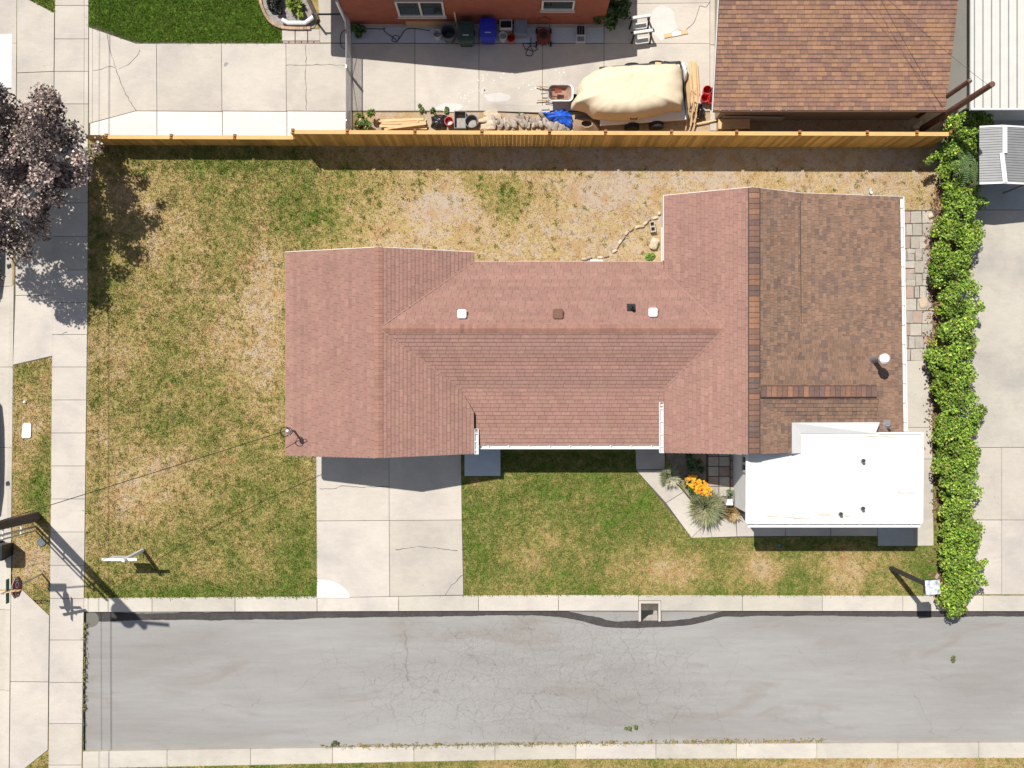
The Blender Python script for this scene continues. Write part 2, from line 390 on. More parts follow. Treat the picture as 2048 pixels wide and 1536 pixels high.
# ------------------------------------------------------------------ lawn dryness map (dead and green patches of the turf)
BASE = [  # x0, y0, x1, y1, value
    (-300, -300, 2600, 2000, 0.5), (170, 280, 640, 1215, 0.47), (640, 280, 1905, 535, 0.80), (900, 880, 1905, 1215, 0.22),
    (0, 700, 112, 1260, 0.58), (150, 1495, 2600, 1900, 0.42), (170, -200, 570, 92, -0.20), (0, -60, 112, 40, 0.12), (690, 215, 1440, 275, 1.0),
    (1430, 225, 1900, 290, 0.98), (900, 296, 1900, 334, 0.95)]
BLOBS = [(265, 395, 80, 90, .26), (345, 470, 60, 60, .15), (470, 650, 90, 120, .30), (545, 560, 45, 90, .30), (225, 690, 55, 60, .22), (300, 960, 100, 70, .28),
    (250, 1010, 60, 60, .16), (400, 800, 70, 70, -.12), (540, 990, 80, 80, -.14), (400, 1185, 260, 28, -.30), (600, 1130, 60, 80, -.26), (450, 325, 190, 26, -.22),
    (560, 400, 90, 60, -.12), (230, 600, 40, 40, -.12), (420, 600, 60, 60, -.10), (380, 1090, 90, 50, -.10), (200, 860, 40, 50, .20), (540, 750, 40, 90, .22), (330, 570, 60, 60, .08),
    (1010, 390, 70, 42, -.42), (720, 370, 90, 55, -.30), (650, 455, 80, 50, -.20), (920, 350, 60, 30, -.12), (900, 410, 55, 38, .26), (1240, 375, 90, 34, .30), (1160, 400, 60, 30, .1),
    (840, 440, 50, 40, .12), (1700, 350, 220, 40, .12), (1420, 350, 60, 30, .2), (1150, 470, 60, 30, .12), (1280, 500, 40, 30, .12), (1345, 400, 40, 20, -.1),
    (1065, 1115, 80, 60, .26), (1330, 1145, 80, 48, .56), (1520, 1132, 62, 45, .56), (1690, 1140, 65, 52, .56), (1430, 1185, 40, 20, -.1), (1590, 1155, 32, 40, -.14),
    (1150, 1060, 60, 40, .10), (1240, 1000, 40, 50, -.10), (1790, 1150, 40, 45, .20), (1850, 1150, 30, 50, -.05), (985, 1120, 40, 60, -.1), (960, 960, 40, 20, .2), (1000, 1182, 50, 14, .2),
    (82, 980, 28, 60, -.46), (60, 745, 40, 26, -.25), (70, 855, 30, 50, .20), (60, 1120, 42, 50, .28), (88, 870, 16, 30, -.3), (90, 1190, 20, 40, -.1),
    (1800, 1530, 260, 20, .35), (1150, 1530, 60, 12, .1), (1000, 1530, 40, 12, .3), (600, 1530, 200, 14, -.15), (720, 230, 16, 14, -.5)]
def dry(px, py):
    px = np.asarray(px, float); py = np.asarray(py, float); d = np.zeros_like(px)
    for x0, y0, x1, y1, v in BASE:
        d = np.where((px >= x0) & (px < x1) & (py >= y0) & (py < y1), v, d)
    bl = (py > 290) & (py < 545) & (px > 520) & (px < 800); k = np.clip((px - 560) / 200, 0, 1); d = np.where(bl & (d < 0.9), 0.47 + 0.33 * k * k * (3 - 2 * k), d)
    for x, y, rx, ry, a in BLOBS:
        d = d + a * np.exp(-((px - x) / rx) ** 2 - ((py - y) / ry) ** 2)
    return d

def in_poly(px, py, poly):
    ins = np.zeros(len(px), bool); n = len(poly)
    for i in range(n):
        x0, y0 = poly[i]; x1, y1 = poly[(i + 1) % n]
        c = ((y0 > py) != (y1 > py))
        with np.errstate(divide='ignore', invalid='ignore'):
            c &= px < (x1 - x0) * (py - y0) / (y1 - y0) + x0
        ins ^= c
    return ins

# ------------------------------------------------------------------ ground
def sheet(name, x0, y0, x1, y1, z, m, step, attr_fn=None, attr='dry'):
    nx = max(2, int((x1 - x0) / step) + 1); ny = max(2, int((y1 - y0) / step) + 1)
    X, Y = np.meshgrid(np.linspace(x0, x1, nx), np.linspace(y0, y1, ny))
    V = np.stack([(X - 1024) / K, (768 - Y) / K, np.full_like(X, z)], -1).reshape(-1, 3)
    I = np.arange(nx * ny).reshape(ny, nx)
    F = np.stack([I[1:, :-1], I[1:, 1:], I[:-1, 1:], I[:-1, :-1]], -1).reshape(-1, 4)
    o = np_mesh(name, V, F, m, fl={attr: attr_fn(X.ravel(), Y.ravel())} if attr_fn else None)
    return o

far = MB(); far.add([(-600, -600, -0.35), (600, -600, -0.35), (600, 600, -0.35), (-600, 600, -0.35)], [(0, 1, 2, 3)])
tag(far.build('terrain', M['soil']), 'bare earth running out beyond the lots', kind='structure')
tag(sheet('ground', 24, -400, 2500, 1200, -0.02, M['lawn'], 11, dry), 'patchy dry turf and soil of the house lots', kind='structure')
tag(sheet('verge_ground', 100, 1502, 2500, 1900, -0.02, M['lawn'], 11, dry), 'green turf beyond the far kerb of the street', kind='structure')
tag(sheet('corner_ground', 16, 1208, 166, 1900, -0.022, M['lawn'], 11, dry), 'turf under the street corner concrete', kind='structure')

def crack_mask(px, py):
    d = np.zeros_like(px)
    for x, y, rx, ry, a in [(1120, 1390, 190, 95, .85), (830, 1370, 160, 70, .55), (1000, 1280, 140, 40, .65), (600, 1350, 260, 80, .22), (1240, 1270, 90, 60, .6), (1150, 1330, 90, 60, .4),
                            (1340, 1380, 110, 90, .45), (1880, 1400, 70, 80, .30), (1650, 1320, 250, 60, .12), (250, 1360, 160, 80, .10), (900, 1450, 300, 30, .3)]:
        d = d + a * np.exp(-((px - x) / rx) ** 2 - ((py - y) / ry) ** 2)
    return d
tag(sheet('street', 166, 1190, 2600, 1520, -0.125, M['street'], 20, crack_mask, 'crack'), 'worn pale grey asphalt street with alligator cracks', kind='structure')
tag(sheet('cross_street', -900, -400, 17, 1900, -0.125, M['street'], 40, lambda x, y: np.zeros_like(x) + 0.02, 'crack'), 'asphalt street beside the sidewalk', kind='structure')

# ------------------------------------------------------------------ paving made of separate slabs
def inset(poly, g):
    n = len(poly); cx = sum(p[0] for p in poly) / n; cy = sum(p[1] for p in poly) / n
    out = []
    for x, y in poly:
        dx, dy = cx - x, cy - y; l = math.hypot(dx, dy) or 1
        out.append((x + dx / l * g * 1.4, y + dy / l * g * 1.4))
    return out

def slab(parent, px_poly, z1, m, name='slab', gap=0.008, z0=-0.10, jit=0.003):
    w = [tuple(P(*p)[:2]) for p in px_poly]
    mb = MB(); zz = z1 + random.uniform(-jit, jit)
    a = inset(w, gap); n = len(a)
    ar = sum(a[i][0] * a[(i + 1) % n][1] - a[(i + 1) % n][0] * a[i][1] for i in range(n))
    if ar < 0: a = a[::-1]
    b = inset(a, 0.006)
    vs = [(x, y, z0) for x, y in a] + [(x, y, zz - 0.006) for x, y in a] + [(x, y, zz) for x, y in b]
    fs = [tuple(range(2 * n, 3 * n)), tuple(range(n - 1, -1, -1))]
    for i in range(n):
        j = (i + 1) % n
        fs += [(i, j, j + n, i + n), (i + n, j + n, j + 2 * n, i + 2 * n)]
    mb.add(vs, fs)
    return mb.build(name, m, parent)

def bed(name, px_poly, z, label, m='joint'):
    mb = MB(); mb.prism([tuple(P(*p)[:2]) for p in px_poly], -0.12, z)
    return tag(mb.build(name, M[m]), label, kind='structure')

def crack(parent, pts, w=0.018, z=0.014, name='crack'):
    w *= 1.4
    pts = [P(*p) for p in pts]; out = []
    for a, b in zip(pts[:-1], pts[1:]):
        k = max(2, int((b - a).length / 0.12))
        for i in range(k): out.append(a.lerp(b, i / k) + Vector((random.gauss(0, .014), random.gauss(0, .014), 0)))
    out.append(pts[-1]); vs = []; fs = []
    for i, p in enumerate(out):
        d = (out[min(i + 1, len(out) - 1)] - out[max(i - 1, 0)]).normalized(); nrm = Vector((-d.y, d.x, 0)); ww = w * random.uniform(0.3, 1.0)
        vs += [p + nrm * ww / 2 + Vector((0, 0, z)), p - nrm * ww / 2 + Vector((0, 0, z))]
        if i: fs.append((2 * i - 2, 2 * i - 1, 2 * i + 1, 2 * i))
    mb = MB(); mb.add(vs, fs)
    return mb.build(name, M['crackfill'], parent)

def xl(y): return 110 + (97 - 110) * y / 1536            # sidewalk edges
def xr(y): return 177 - 1.5 * y / 600 if y < 600 else 175.5 - (y - 600) * 11.5 / 936
sw = bed('sidewalk', [(xl(-400), -400), (xr(-400), -400), (xr(600), 600), (xr(1900), 1900), (xl(1900), 1900)], -0.006, 'concrete sidewalk of square slabs running along the cross street')
joints = [-384, -318, -252, -186, -120, -54, 11, 78, 143, 208, 274, 340, 406, 473, 540, 605, 669, 734, 800, 866, 932, 998, 1064, 1131, 1197, 1280, 1365, 1447, 1530, 1613, 1696, 1779]
for a, b in zip(joints[:-1], joints[1:]):
    r = 8 if b < 280 else 0
    slab(sw, [(xl(a), a), (xr(a) - r, a), (xr(b) - r, b), (xl(b), b)], 0.012, M['concrete'])
    if r: slab(sw, [(xr(a) - r, a), (xr(a), a), (xr(b), b), (xr(b) - r, b)], 0.012, M['concrete'], gap=0.006)
crack(sw, [(118, 670), (128, 668), (136, 664)], 0.02)

ap = bed('driveway_apron', [(34, -40), (55, -2), (109, 26), (105, 713), (26, 731), (30, 400)], -0.005, 'concrete driveway apron between kerb and sidewalk')
for poly in ([(34, -40), (55, -2), (109, 26), (108, 143), (34, 146)], [(34, 146), (108, 143), (107, 366), (31, 369)], [(31, 369), (107, 366), (106, 590), (31, 591)], [(31, 591), (106, 590), (105, 712), (26, 730)]):
    slab(ap, poly, 0.010, M['concrete'])
cr = bed('corner_ramp', [(22, 1176), (41, 1176), (99, 1231), (96, 1500), (50, 1536), (40, 1560), (18, 1560)], -0.006, 'concrete corner ramp beside the stop sign')
for poly in ([(22, 1176), (41, 1176), (99, 1231), (97, 1364), (21, 1363)], [(21, 1363), (97, 1364), (96, 1500), (48, 1538), (19, 1540)]):
    slab(cr, poly, 0.010, M['concrete'])

# left kerb: segments along the cross street
lk = bed('cross_street_kerb', [(24, -400), (33, -400), (33, 0), (26, 740), (22, 1100), (17, 1600), (8, 1600), (14, 1100), (18, 740), (22, 0)], -0.13, 'narrow concrete kerb edging the cross street')
def kx(y): return 33 - 11 * max(0, y) / 1100 if y < 1100 else 22 - 5 * (y - 1100) / 500
ys = list(range(-400, 1560, 162))
for a, b in zip(ys[:-1], ys[1:]):
    slab(lk, [(kx(a) - 9, a), (kx(a), a), (kx(b), b), (kx(b) - 9, b)], 0.0 if not (60 < b < 700) else -0.02, M['kerb'], 'kerb_stone', 0.005, -0.14)
lg = bed('cross_street_gutter', [(2, -400), (kx(-400) - 9, -400), (kx(1560) - 9, 1560), (-8, 1560)], -0.119, 'concrete gutter pan beside the cross street kerb')
for a, b in zip(ys[:-1], ys[1:]):
    slab(lg, [(-12, a), (kx(a) - 9, a), (kx(b) - 9, b), (-12, b)], -0.10, M['concrete'], 'slab', 0.005, -0.14)
fp = slab(None, [(-30, 68), (23, 68), (29, 95), (31.5, 120), (30.5, 150), (31, 175), (-30, 175)], -0.02, M['concrete_new'], 'fresh_concrete_patch', 0, -0.14)
tag(fp, 'fresh white concrete patch in the gutter above the purple tree', kind='structure')

# street kerbs
def uk_t(x): return 1196 - 6 * (x - 170) / 930 if x < 1100 else 1190 + 2 * (x - 1100) / 948
def uk_b(x): return 1224 - 2.5 * (x - 170) / 930 if x < 1100 else 1221.5 + 1 * (x - 1100) / 948
uk = bed('kerb', [(167, uk_t(167) + 1), (1100, uk_t(1100) + 1), (2500, uk_t(2500) + 1), (2500, uk_b(2500)), (1100, uk_b(1100)), (167, uk_b(167))], -0.06, 'pale concrete kerb along the near side of the street')
xs = [167, 176, 304, 470, 634, 797, 957, 1117, 1277, 1485, 1645, 1806, 1967, 2128, 2290, 2450]
for a, b in zip(xs[:-1], xs[1:]):
    low = 634 <= a < 957 or a > 1900
    if a == 1277:
        slab(uk, [(a, uk_t(a)), (b, uk_t(b)), (b, uk_b(b)), (1322, uk_b(1322)), (1322, 1201), (a, 1201)], -0.008, M['kerb'], 'kerb_stone', 0.006, -0.14)
    else:
        slab(uk, [(a, uk_t(a)), (b, uk_t(b)), (b, uk_b(b)), (a, uk_b(a))], -0.014 if low else -0.004, M['kerb'], 'kerb_stone', 0.006, -0.14)
def bk_t(x): return 1503 - 14 * (x - 165) / 935 if x < 1100 else 1489 - 4 * (x - 1100) / 948
def bk_b(x): return 1537 - 19 * (x - 165) / 935 if x < 1100 else 1518 - 2 * (x - 1100) / 948
bk = bed('far_kerb', [(165, bk_t(165) + 1), (1100, bk_t(1100) + 1), (2500, bk_t(2500) + 1), (2500, bk_b(2500)), (1100, bk_b(1100)), (165, bk_b(165))], -0.06, 'pale concrete kerb along the far side of the street')
xs = [165, 334, 501, 665, 828, 990, 1152, 1312, 1473, 1634, 1796, 1958, 2120, 2282, 2444]
for a, b in zip(xs[:-1], xs[1:]):
    slab(bk, [(a, bk_t(a)), (b, bk_t(b)), (b, bk_b(b)), (a, bk_b(a))], -0.004, M['kerb'], 'kerb_stone', 0.006, -0.14)

# wavy black seal along the kerb
pts = [(168, 1226, 1246), (230, 1227, 1243), (320, 1228, 1241), (420, 1226, 1242), (500, 1224, 1241), (600, 1223, 1240), (690, 1220, 1236), (780, 1222, 1236), (900, 1222, 1234), (1010, 1220, 1232), (1080, 1221, 1233),
       (1120, 1223, 1235), (1160, 1229, 1243), (1210, 1240, 1255), (1240, 1244, 1257), (1290, 1243.5, 1257), (1340, 1243, 1256), (1380, 1239, 1252), (1420, 1229, 1242), (1450, 1222, 1235), (1520, 1221, 1234),
       (1620, 1219, 1233), (1700, 1221, 1234), (1790, 1222, 1235), (1880, 1221, 1236), (1960, 1221, 1234), (2060, 1222, 1234), (2300, 1222, 1235), (2500, 1222, 1235)]
vs = []; fs = []; X = np.arange(168, 2500, 5)
ta = np.interp(X, [p[0] for p in pts], [p[1] for p in pts]); tb = np.interp(X, [p[0] for p in pts], [p[2] for p in pts])
for i, x in enumerate(X):
    j1 = 2.2 * mnoise.noise((x * 0.03, 1.3, 0)) + 1.2 * mnoise.noise((x * 0.13, 4.3, 0)); j2 = 1.6 * mnoise.noise((x * 0.025, 9.3, 0)) + 0.9 * mnoise.noise((x * 0.15, 2.3, 0))
    a = P(x, ta[i] + j1, 0); b = P(x, tb[i] + j2, 0); a.z = b.z = -0.119
    vs += [a, b]
    if i: fs.append((2 * i - 2, 2 * i - 1, 2 * i + 1, 2 * i))
mb = MB(); mb.add(vs, fs)
c = P(178, 1240); ring = [c + Vector((math.cos(t) * .32, math.sin(t) * .30, -0.117)) for t in np.linspace(0, 2 * PI, 22, False)]
seal = mb.build('seal_strip', M['seal']); tag(seal, 'wavy fresh black asphalt seal along the kerb', kind='structure')
mb = MB(); mb.add(ring, [tuple(range(22))]); mb.build('seal_blot', M['blot'], seal)

# catch basin
ci = thing('storm_drain', 'square storm drain with pale concrete collar set in the kerb', 'drain', P(1300, 1224))
mb = MB()
for (x0, y0, x1, y1) in ((1277.5, 1202, 1321.5, 1207), (1277.5, 1207, 1282, 1243), (1317, 1207, 1321.5, 1243)):
    mb.prism([tuple(P(*p)[:2]) for p in ((x0, y0), (x1, y0), (x1, y1), (x0, y1))], -0.2, 0.0)
mb.build('collar', M['concrete'], ci)
mb = MB(); mb.prism([tuple(P(*p)[:2]) for p in ((1282, 1207), (1317, 1207), (1317, 1243), (1282, 1243))], -0.2, -0.115); mb.build('pit', M['black'], ci)
for i in range(9):
    mb = MB(); a = P(1283, 1209.5 + i * 4.0); b = P(1316, 1209.5 + i * 4.0); a.z = b.z = -0.10; mb.beam(a, b, 0.022, 0.02); mb.build('grate_bar', M['dark_metal'], ci)
mb = MB(); mb.prism([tuple(P(*p)[:2]) for p in ((1286, 1242), (1316, 1242), (1315, 1216), (1310, 1216), (1306, 1230), (1297, 1232))], -0.112, -0.083); mb.build('silt', M['mortar'], ci)

# double driveway in front of the garage
dw = bed('driveway', [(632, 905), (922, 905), (927, 1191), (634, 1196)], -0.004, 'pale concrete double driveway in front of the garage')
slab(dw, [(632, 880), (778, 880), (778.5, 1041), (633, 1042)], 0.012, M['concrete'])
slab(dw, [(778, 880), (922, 880), (924, 1040), (778.5, 1041)], 0.012, M['concrete'])
slab(dw, [(633, 1042), (778.5, 1041), (779.5, 1193), (634, 1196)], 0.012, M['concrete'])
slab(dw, [(778.5, 1041), (924, 1040), (927, 1190), (779.5, 1193)], 0.012, M['concrete'])
for c in ([(640, 1124), (668, 1125), (700, 1122), (725, 1118), (750, 1115), (778, 1116)], [(680, 1127), (695, 1152), (708, 1172), (712, 1190)], [(925, 1150), (905, 1170), (890, 1190)],
          [(790, 1098), (815, 1097), (835, 1093), (870, 1096), (915, 1101)], [(638, 978), (665, 977), (690, 971), (720, 974), (770, 973), (820, 972), (865, 964)], [(903, 917), (921, 932)]):
    crack(dw, c, 0.022)
arc = [(634, 1158)] + [(634 + 66 * math.sin(t) ** 1.0, 1196 - 38 * math.cos(t)) for t in np.linspace(0.25, PI / 2, 8)] + [(634, 1196)]
o = slab(dw, arc, 0.017, M['concrete_new'], 'patch', 0, -0.02, 0)
# neighbour's driveway
nd = bed('neighbour_driveway', [(178, 45), (272, 83), (562, 85), (563, 57), (640, 57), (640, -120), (700, -120), (700, 262), (178, 275)], -0.005, "neighbour's wide pale concrete driveway beside the cedar fence")
slab(nd, [(185, 57), (272, 87), (313, 87), (314, 222), (272, 222), (185, 245)], 0.012, M['concrete'])
slab(nd, [(178, 54), (185, 57), (185, 245), (178, 247)], 0.012, M['concrete'], gap=0.006)
for a, b in ((313, 443), (443, 572), (572, 697)):
    slab(nd, [(a, 87), (b, 87), (b + 1, 223), (a + 1, 222)], 0.012, M['concrete'])
slab(nd, [(180, 247), (272, 222), (314, 222.5), (314, 274), (180, 274)], 0.014, M['concrete_new'])
for a, b in ((314, 445), (445, 574), (574, 692)):
    slab(nd, [(a, 222.5), (b, 223.5), (b, 274), (a, 274)], 0.014, M['concrete_new'])
for a, b in ((563, 590), (590, 615), (615, 640)): slab(nd, [(a + 1, 58), (b, 58), (b, 82), (a + 1, 82)], 0.014, M['concrete'])
for i in range(6): slab(nd, [(566 + i * 12.5, 82.5), (577.5 + i * 12.5, 82.5), (577.5 + i * 12.5, 86.5), (566 + i * 12.5, 86.5)], 0.012, M['paver_red'], 'brick')
slab(nd, [(625, -130), (661, -130), (663, 86), (640, 86), (640, 44)], 0.012, M['concrete'])
slab(nd, [(661, -130), (696, -130), (697, 86), (663, 86)], 0.012, M['concrete_old'])
for c in ([(214, 70), (220, 100), (232, 135), (240, 160), (252, 190), (273, 222)], [(187, 142), (205, 137), (222, 133), (232, 136)], [(238, 138), (258, 128), (275, 112), (280, 100)], [(573, 130), (612, 131), (660, 129), (695, 132)], [(612, 90), (611, 150), (613, 220)]):
    crack(nd, c, 0.02)
mb = MB(); mb.cyl(P(453, 130, 0.0125), P(453, 130, 0.018), 0.1, n=14); mb.build('oil_spot', M['concrete_grey'], nd)
# yard slab behind the gate
ys_ = bed('neighbour_yard', [(697, 30), (1208, 30), (1208, -130), (1433, -130), (1433, 262), (1420, 262), (1420, 224), (697, 224)], -0.006, "neighbour's concrete yard behind the chain link gate")
js = [697, 830, 958, 1085, 1208, 1420]
for i, (a, b) in enumerate(zip(js[:-1], js[1:])):
    slab(ys_, [(a, 87), (b, 87), (b, 222), (a, 222)], 0.012, M['concrete'])
    if i < 4: slab(ys_, [(a, 40), (b, 40), (b, 86), (a, 86)], 0.012, M['shade_blue'])  # walk by the wall, blue of the shade in its base colour
slab(ys_, [(1208, 8), (1420, 6), (1420, 87), (1208, 87)], 0.012, M['concrete'])
slab(ys_, [(1208, -130), (1420, -130), (1420, 6), (1208, 8)], 0.012, M['concrete'])
for a, b in ((-130, 90), (90, 200), (200, 262)):
    slab(ys_, [(1420, a), (1433, a), (1433, b), (1420, b)], 0.012, M['concrete'])
# far right: concrete behind the hedge
rc = bed('side_yard', [(1915, -130), (2500, -130), (2500, 1189), (1930, 1189), (1930, 240), (1915, 240)], -0.006, 'large pale concrete yard beyond the green hedge')
for poly in ([(1900, -130), (1937, -130), (1937, 250), (1900, 250)],):
    slab(rc, poly, 0.012, M['concrete_old'])
slab(rc, [(1937, -130), (2200, -130), (2200, 420), (1937, 420)], 0.012, M['concrete_grey'])
slab(rc, [(1920, 420), (2200, 420), (2200, 895), (1920, 895)], 0.012, M['concrete_old'])
for x0, x1 in ((1925, 2003), (2003, 2165), (2165, 2330)):
    for y0, y1 in ((895, 1040), (1040, 1189)):
        slab(rc, [(x0, y0), (x1, y0), (x1, y1), (x0, y1)], 0.012, M['concrete'])

# front walk and side strip of the house
fw = bed('front_walk', [(1270, 890), (1332, 890), (1330, 945), (1372, 985), (1425, 1040), (1505, 1045), (1865, 1045), (1868, 1091), (1755, 1091), (1755, 1072), (1383, 1076), (1272, 940)], -0.004, 'angled concrete front walk leading round the flower bed')
for poly, m in (([(1270, 885), (1330, 885), (1330, 939), (1272, 939)], 'concrete'), ([(1272, 940), (1330, 940), (1367, 984), (1332, 1006)], 'concrete'),
                ([(1332, 1006), (1367, 984), (1398, 1022), (1418, 1040), (1383, 1076)], 'concrete'), ([(1418, 1040), (1472, 1035), (1474, 1073), (1383, 1076)], 'concrete'),
                ([(1472, 1025), (1503, 1030), (1571, 1040), (1571, 1072), (1474, 1073)], 'concrete'), ([(1571, 1035), (1661, 1035), (1661, 1072), (1571, 1072)], 'concrete_old'),
                ([(1661, 1035), (1755, 1035), (1755, 1072), (1661, 1072)], 'concrete_old'), ([(1755, 1035), (1830, 1035), (1830, 1092), (1755, 1092)], 'concrete_grey'),
                ([(1830, 918), (1865, 918), (1867, 1092), (1830, 1092)], 'concrete_old'), ([(1770, 855), (1865, 855), (1865, 918), (1770, 918)], 'concrete_old'),
                ([(1770, 723), (1865, 720), (1865, 855), (1770, 855)], 'concrete_old')):
    slab(fw, poly, 0.012, M[m])
# patchwork pavers at the side of the house
pv = bed('paver_path', [(1765, 420), (1872, 420), (1866, 722), (1765, 724)], -0.010, 'patchwork of odd grey and pink pavers beside the house')
def split(x0, y0, x1, y1, out):
    w, h = x1 - x0, y1 - y0
    if (w <= 26 and h <= 26 and (max(w, h) < 20 or random.random() < 0.75)) or (w < 15 and h < 28) or (h < 15 and w < 28):
        out.append((x0, y0, x1, y1)); return
    if w > h: k = x0 + w * random.choice((0.4, 0.5, 0.6)); split(x0, y0, k, y1, out); split(k, y0, x1, y1, out)
    else: k = y0 + h * random.choice((0.4, 0.5, 0.6)); split(x0, y0, x1, k, out); split(x0, k, x1, y1, out)
out = []
for i in range(12): split(1776, 422 + i * 25, 1866, 422 + i * 25 + 25, out)
for x0, y0, x1, y1 in out:
    j = lambda: random.uniform(-0.9, 0.9)
    slab(pv, [(x0 + j(), y0 + j()), (x1 + j(), y0 + j()), (x1 + j(), y1 + j()), (x0 + j(), y1 + j())], 0.012, M['paver_red'] if random.random() < .16 else M['paver'], 'paver', 0.011, -0.08, 0.008)
pv2 = bed('paver_landing', [(1412, 890), (1468, 890), (1468, 1008), (1435, 1008), (1412, 965)], -0.010, 'shaded square pavers beside the flower bed')
for i in range(2):
    for k in range(5):
        slab(pv2, [(1416 + i * 22, 893 + k * 20), (1437.5 + i * 22, 893 + k * 20), (1437.5 + i * 22, 912.5 + k * 20), (1416 + i * 22, 912.5 + k * 20)], 0.012, M['paver_red'] if (i + k) % 3 == 0 else M['paver'], 'paver', 0.011, -0.08, 0.006)
for k in range(7):
    slab(pv2, [(1461, 905 + k * 17), (1468, 905 + k * 17), (1468, 921 + k * 17), (1461, 921 + k * 17)], 0.03, M['paver_red'], 'brick', 0.006, -0.08, 0.004)
# landing by the garage
pd = slab(None, [(930, 880), (1001, 880), (1001, 950), (930, 950)], 0.32, M['shade_blue'], 'porch_landing', 0, -0.1, 0)
tag(pd, 'raised pale concrete landing beside the garage, coloured with the blue of skylit shade', kind='structure')

# ------------------------------------------------------------------ roofs: every shingle is a wedge of its own
def clip(poly, cp):
    n = len(cp)
    for i in range(n):
        (ax, ay), (bx, by) = cp[i], cp[(i + 1) % n]; out = []
        if not poly: return []
        for k in range(len(poly)):
            p, q = poly[k], poly[(k + 1) % len(poly)]
            sp = (bx - ax) * (p[1] - ay) - (by - ay) * (p[0] - ax); sq = (bx - ax) * (q[1] - ay) - (by - ay) * (q[0] - ax)
            if sp >= 0: out.append(p)
            if (sp >= 0) != (sq >= 0):
                t = sp / (sp - sq); out.append((p[0] + (q[0] - p[0]) * t, p[1] + (q[1] - p[1]) * t))
        poly = out
    return poly

def plane_shingles(poly, zf, col_fn, expo, wid, irregular=False, thick=0.024, lift=0.004, upd=None):
    """poly: convex plan polygon in plan pixels, zf(x, y) in metres for world x, y. Returns [(area, verts, faces, colour)]"""
    w = [(x / K, y / K) for x, y in poly]
    a = sum(w[i][0] * w[(i + 1) % len(w)][1] - w[(i + 1) % len(w)][0] * w[i][1] for i in range(len(w)))
    if a < 0: w = w[::-1]
    gx = zf(1, 0) - zf(0, 0); gy = zf(0, 1) - zf(0, 0); g = math.hypot(gx, gy); up = upd or (gx / g, gy / g); al = (-up[1], up[0]); cs = 1 / math.sqrt(1 + g * g)
    cv = [(x * al[0] + y * al[1], x * up[0] + y * up[1]) for x, y in w]
    a2 = sum(cv[i][0] * cv[(i + 1) % len(cv)][1] - cv[(i + 1) % len(cv)][0] * cv[i][1] for i in range(len(cv)))
    if a2 < 0: cv = cv[::-1]
    u0, u1 = min(p[0] for p in cv), max(p[0] for p in cv); v0, v1 = min(p[1] for p in cv), max(p[1] for p in cv)
    res = []; e = expo * cs; row = int(math.floor(v0 / e)); v = row * e
    while v < v1:
        u = u0 - wid * (0.5 if row % 2 else 0.0) - (random.random() * wid if irregular else wid * 0.2 * (row % 3))
        tone_row = random.gauss(0, 0.02)
        while u < u1:
            ww = wid * (random.choice((0.55, 0.75, 1.0, 1.25)) if irregular else 1.0)
            q = clip([(u + 0.003, v), (u + ww - 0.003, v), (u + ww - 0.003, v + e + 0.012), (u + 0.003, v + e + 0.012)], cv)
            if len(q) >= 3:
                th = thick + (random.choice((0, 0.006)) if irregular else random.uniform(-0.001, 0.001)); top = []; bot = []
                ar = 0
                for (pu, pvv) in q:
                    x = pu * al[0] + pvv * up[0]; y = pu * al[1] + pvv * up[1]; z = zf(x, y)
                    k = 1 - min(1, (pvv - v) / (e + 0.012))
                    top.append((x, y, z + lift + th * k + 0.001)); bot.append((x, y, z - 0.004))
                n = len(q)
                for i in range(n): ar += q[i][0] * q[(i + 1) % n][1] - q[(i + 1) % n][0] * q[i][1]
                if abs(ar) > 0.0015:
                    # make the top face point up
                    sgn = sum(top[i][0] * top[(i + 1) % n][1] - top[(i + 1) % n][0] * top[i][1] for i in range(n))
                    if sgn < 0: top = top[::-1]; bot = bot[::-1]
                    fs = [tuple(range(n))] + [(i, i + n, (i + 1) % n + n, (i + 1) % n) for i in range(n)]
                    res.append((abs(ar), top + bot, fs, col_fn(row, u, tone_row)))
            u += ww
        v += e; row += 1
    return res

def emit_shingles(sets, parent, m, nparts):
    sets = sorted(sets, key=lambda r: -r[0] - random.random() * 0.0006)
    for r in sets[:nparts]:
        mb = MB(); mb.cur = r[3]; mb.add(r[1], r[2]); mb.build('shingle', m, parent, col=True)
    mb = MB()
    for r in sets[nparts:]:
        mb.cur = r[3]; mb.add(r[1], r[2])
    o = mb.build('shingle_field', m, parent, col=True); o['kind'] = 'stuff'
    return o

def red_col(row, u, t):
    k = 1 + 1.3 * t + random.gauss(0, 0.036)
    return (0.315 * k, 0.183 * k * random.uniform(0.97, 1.03), 0.150 * k)
def brown_col(row, u, t):
    n = mnoise.noise((u * 1.1, row * 0.12, 2.0)); r = random.random() + 0.35 * n
    k = random.uniform(0.9, 1.1)
    c = (0.252, 0.158, 0.112) if r < 0.5 else ((0.222, 0.143, 0.106) if r < 0.82 else (0.180, 0.122, 0.098))
    return tuple(x * k for x in c)
def tan_col(row, u, t):
    n = mnoise.noise((u * 0.9, row * 0.16, 7.0)); r = random.random() + 0.4 * n
    k = random.uniform(0.9, 1.1)
    c = (0.330, 0.190, 0.118) if r < 0.30 else ((0.290, 0.166, 0.118) if r < 0.68 else (0.245, 0.145, 0.112))
    return tuple(x * k for x in c)

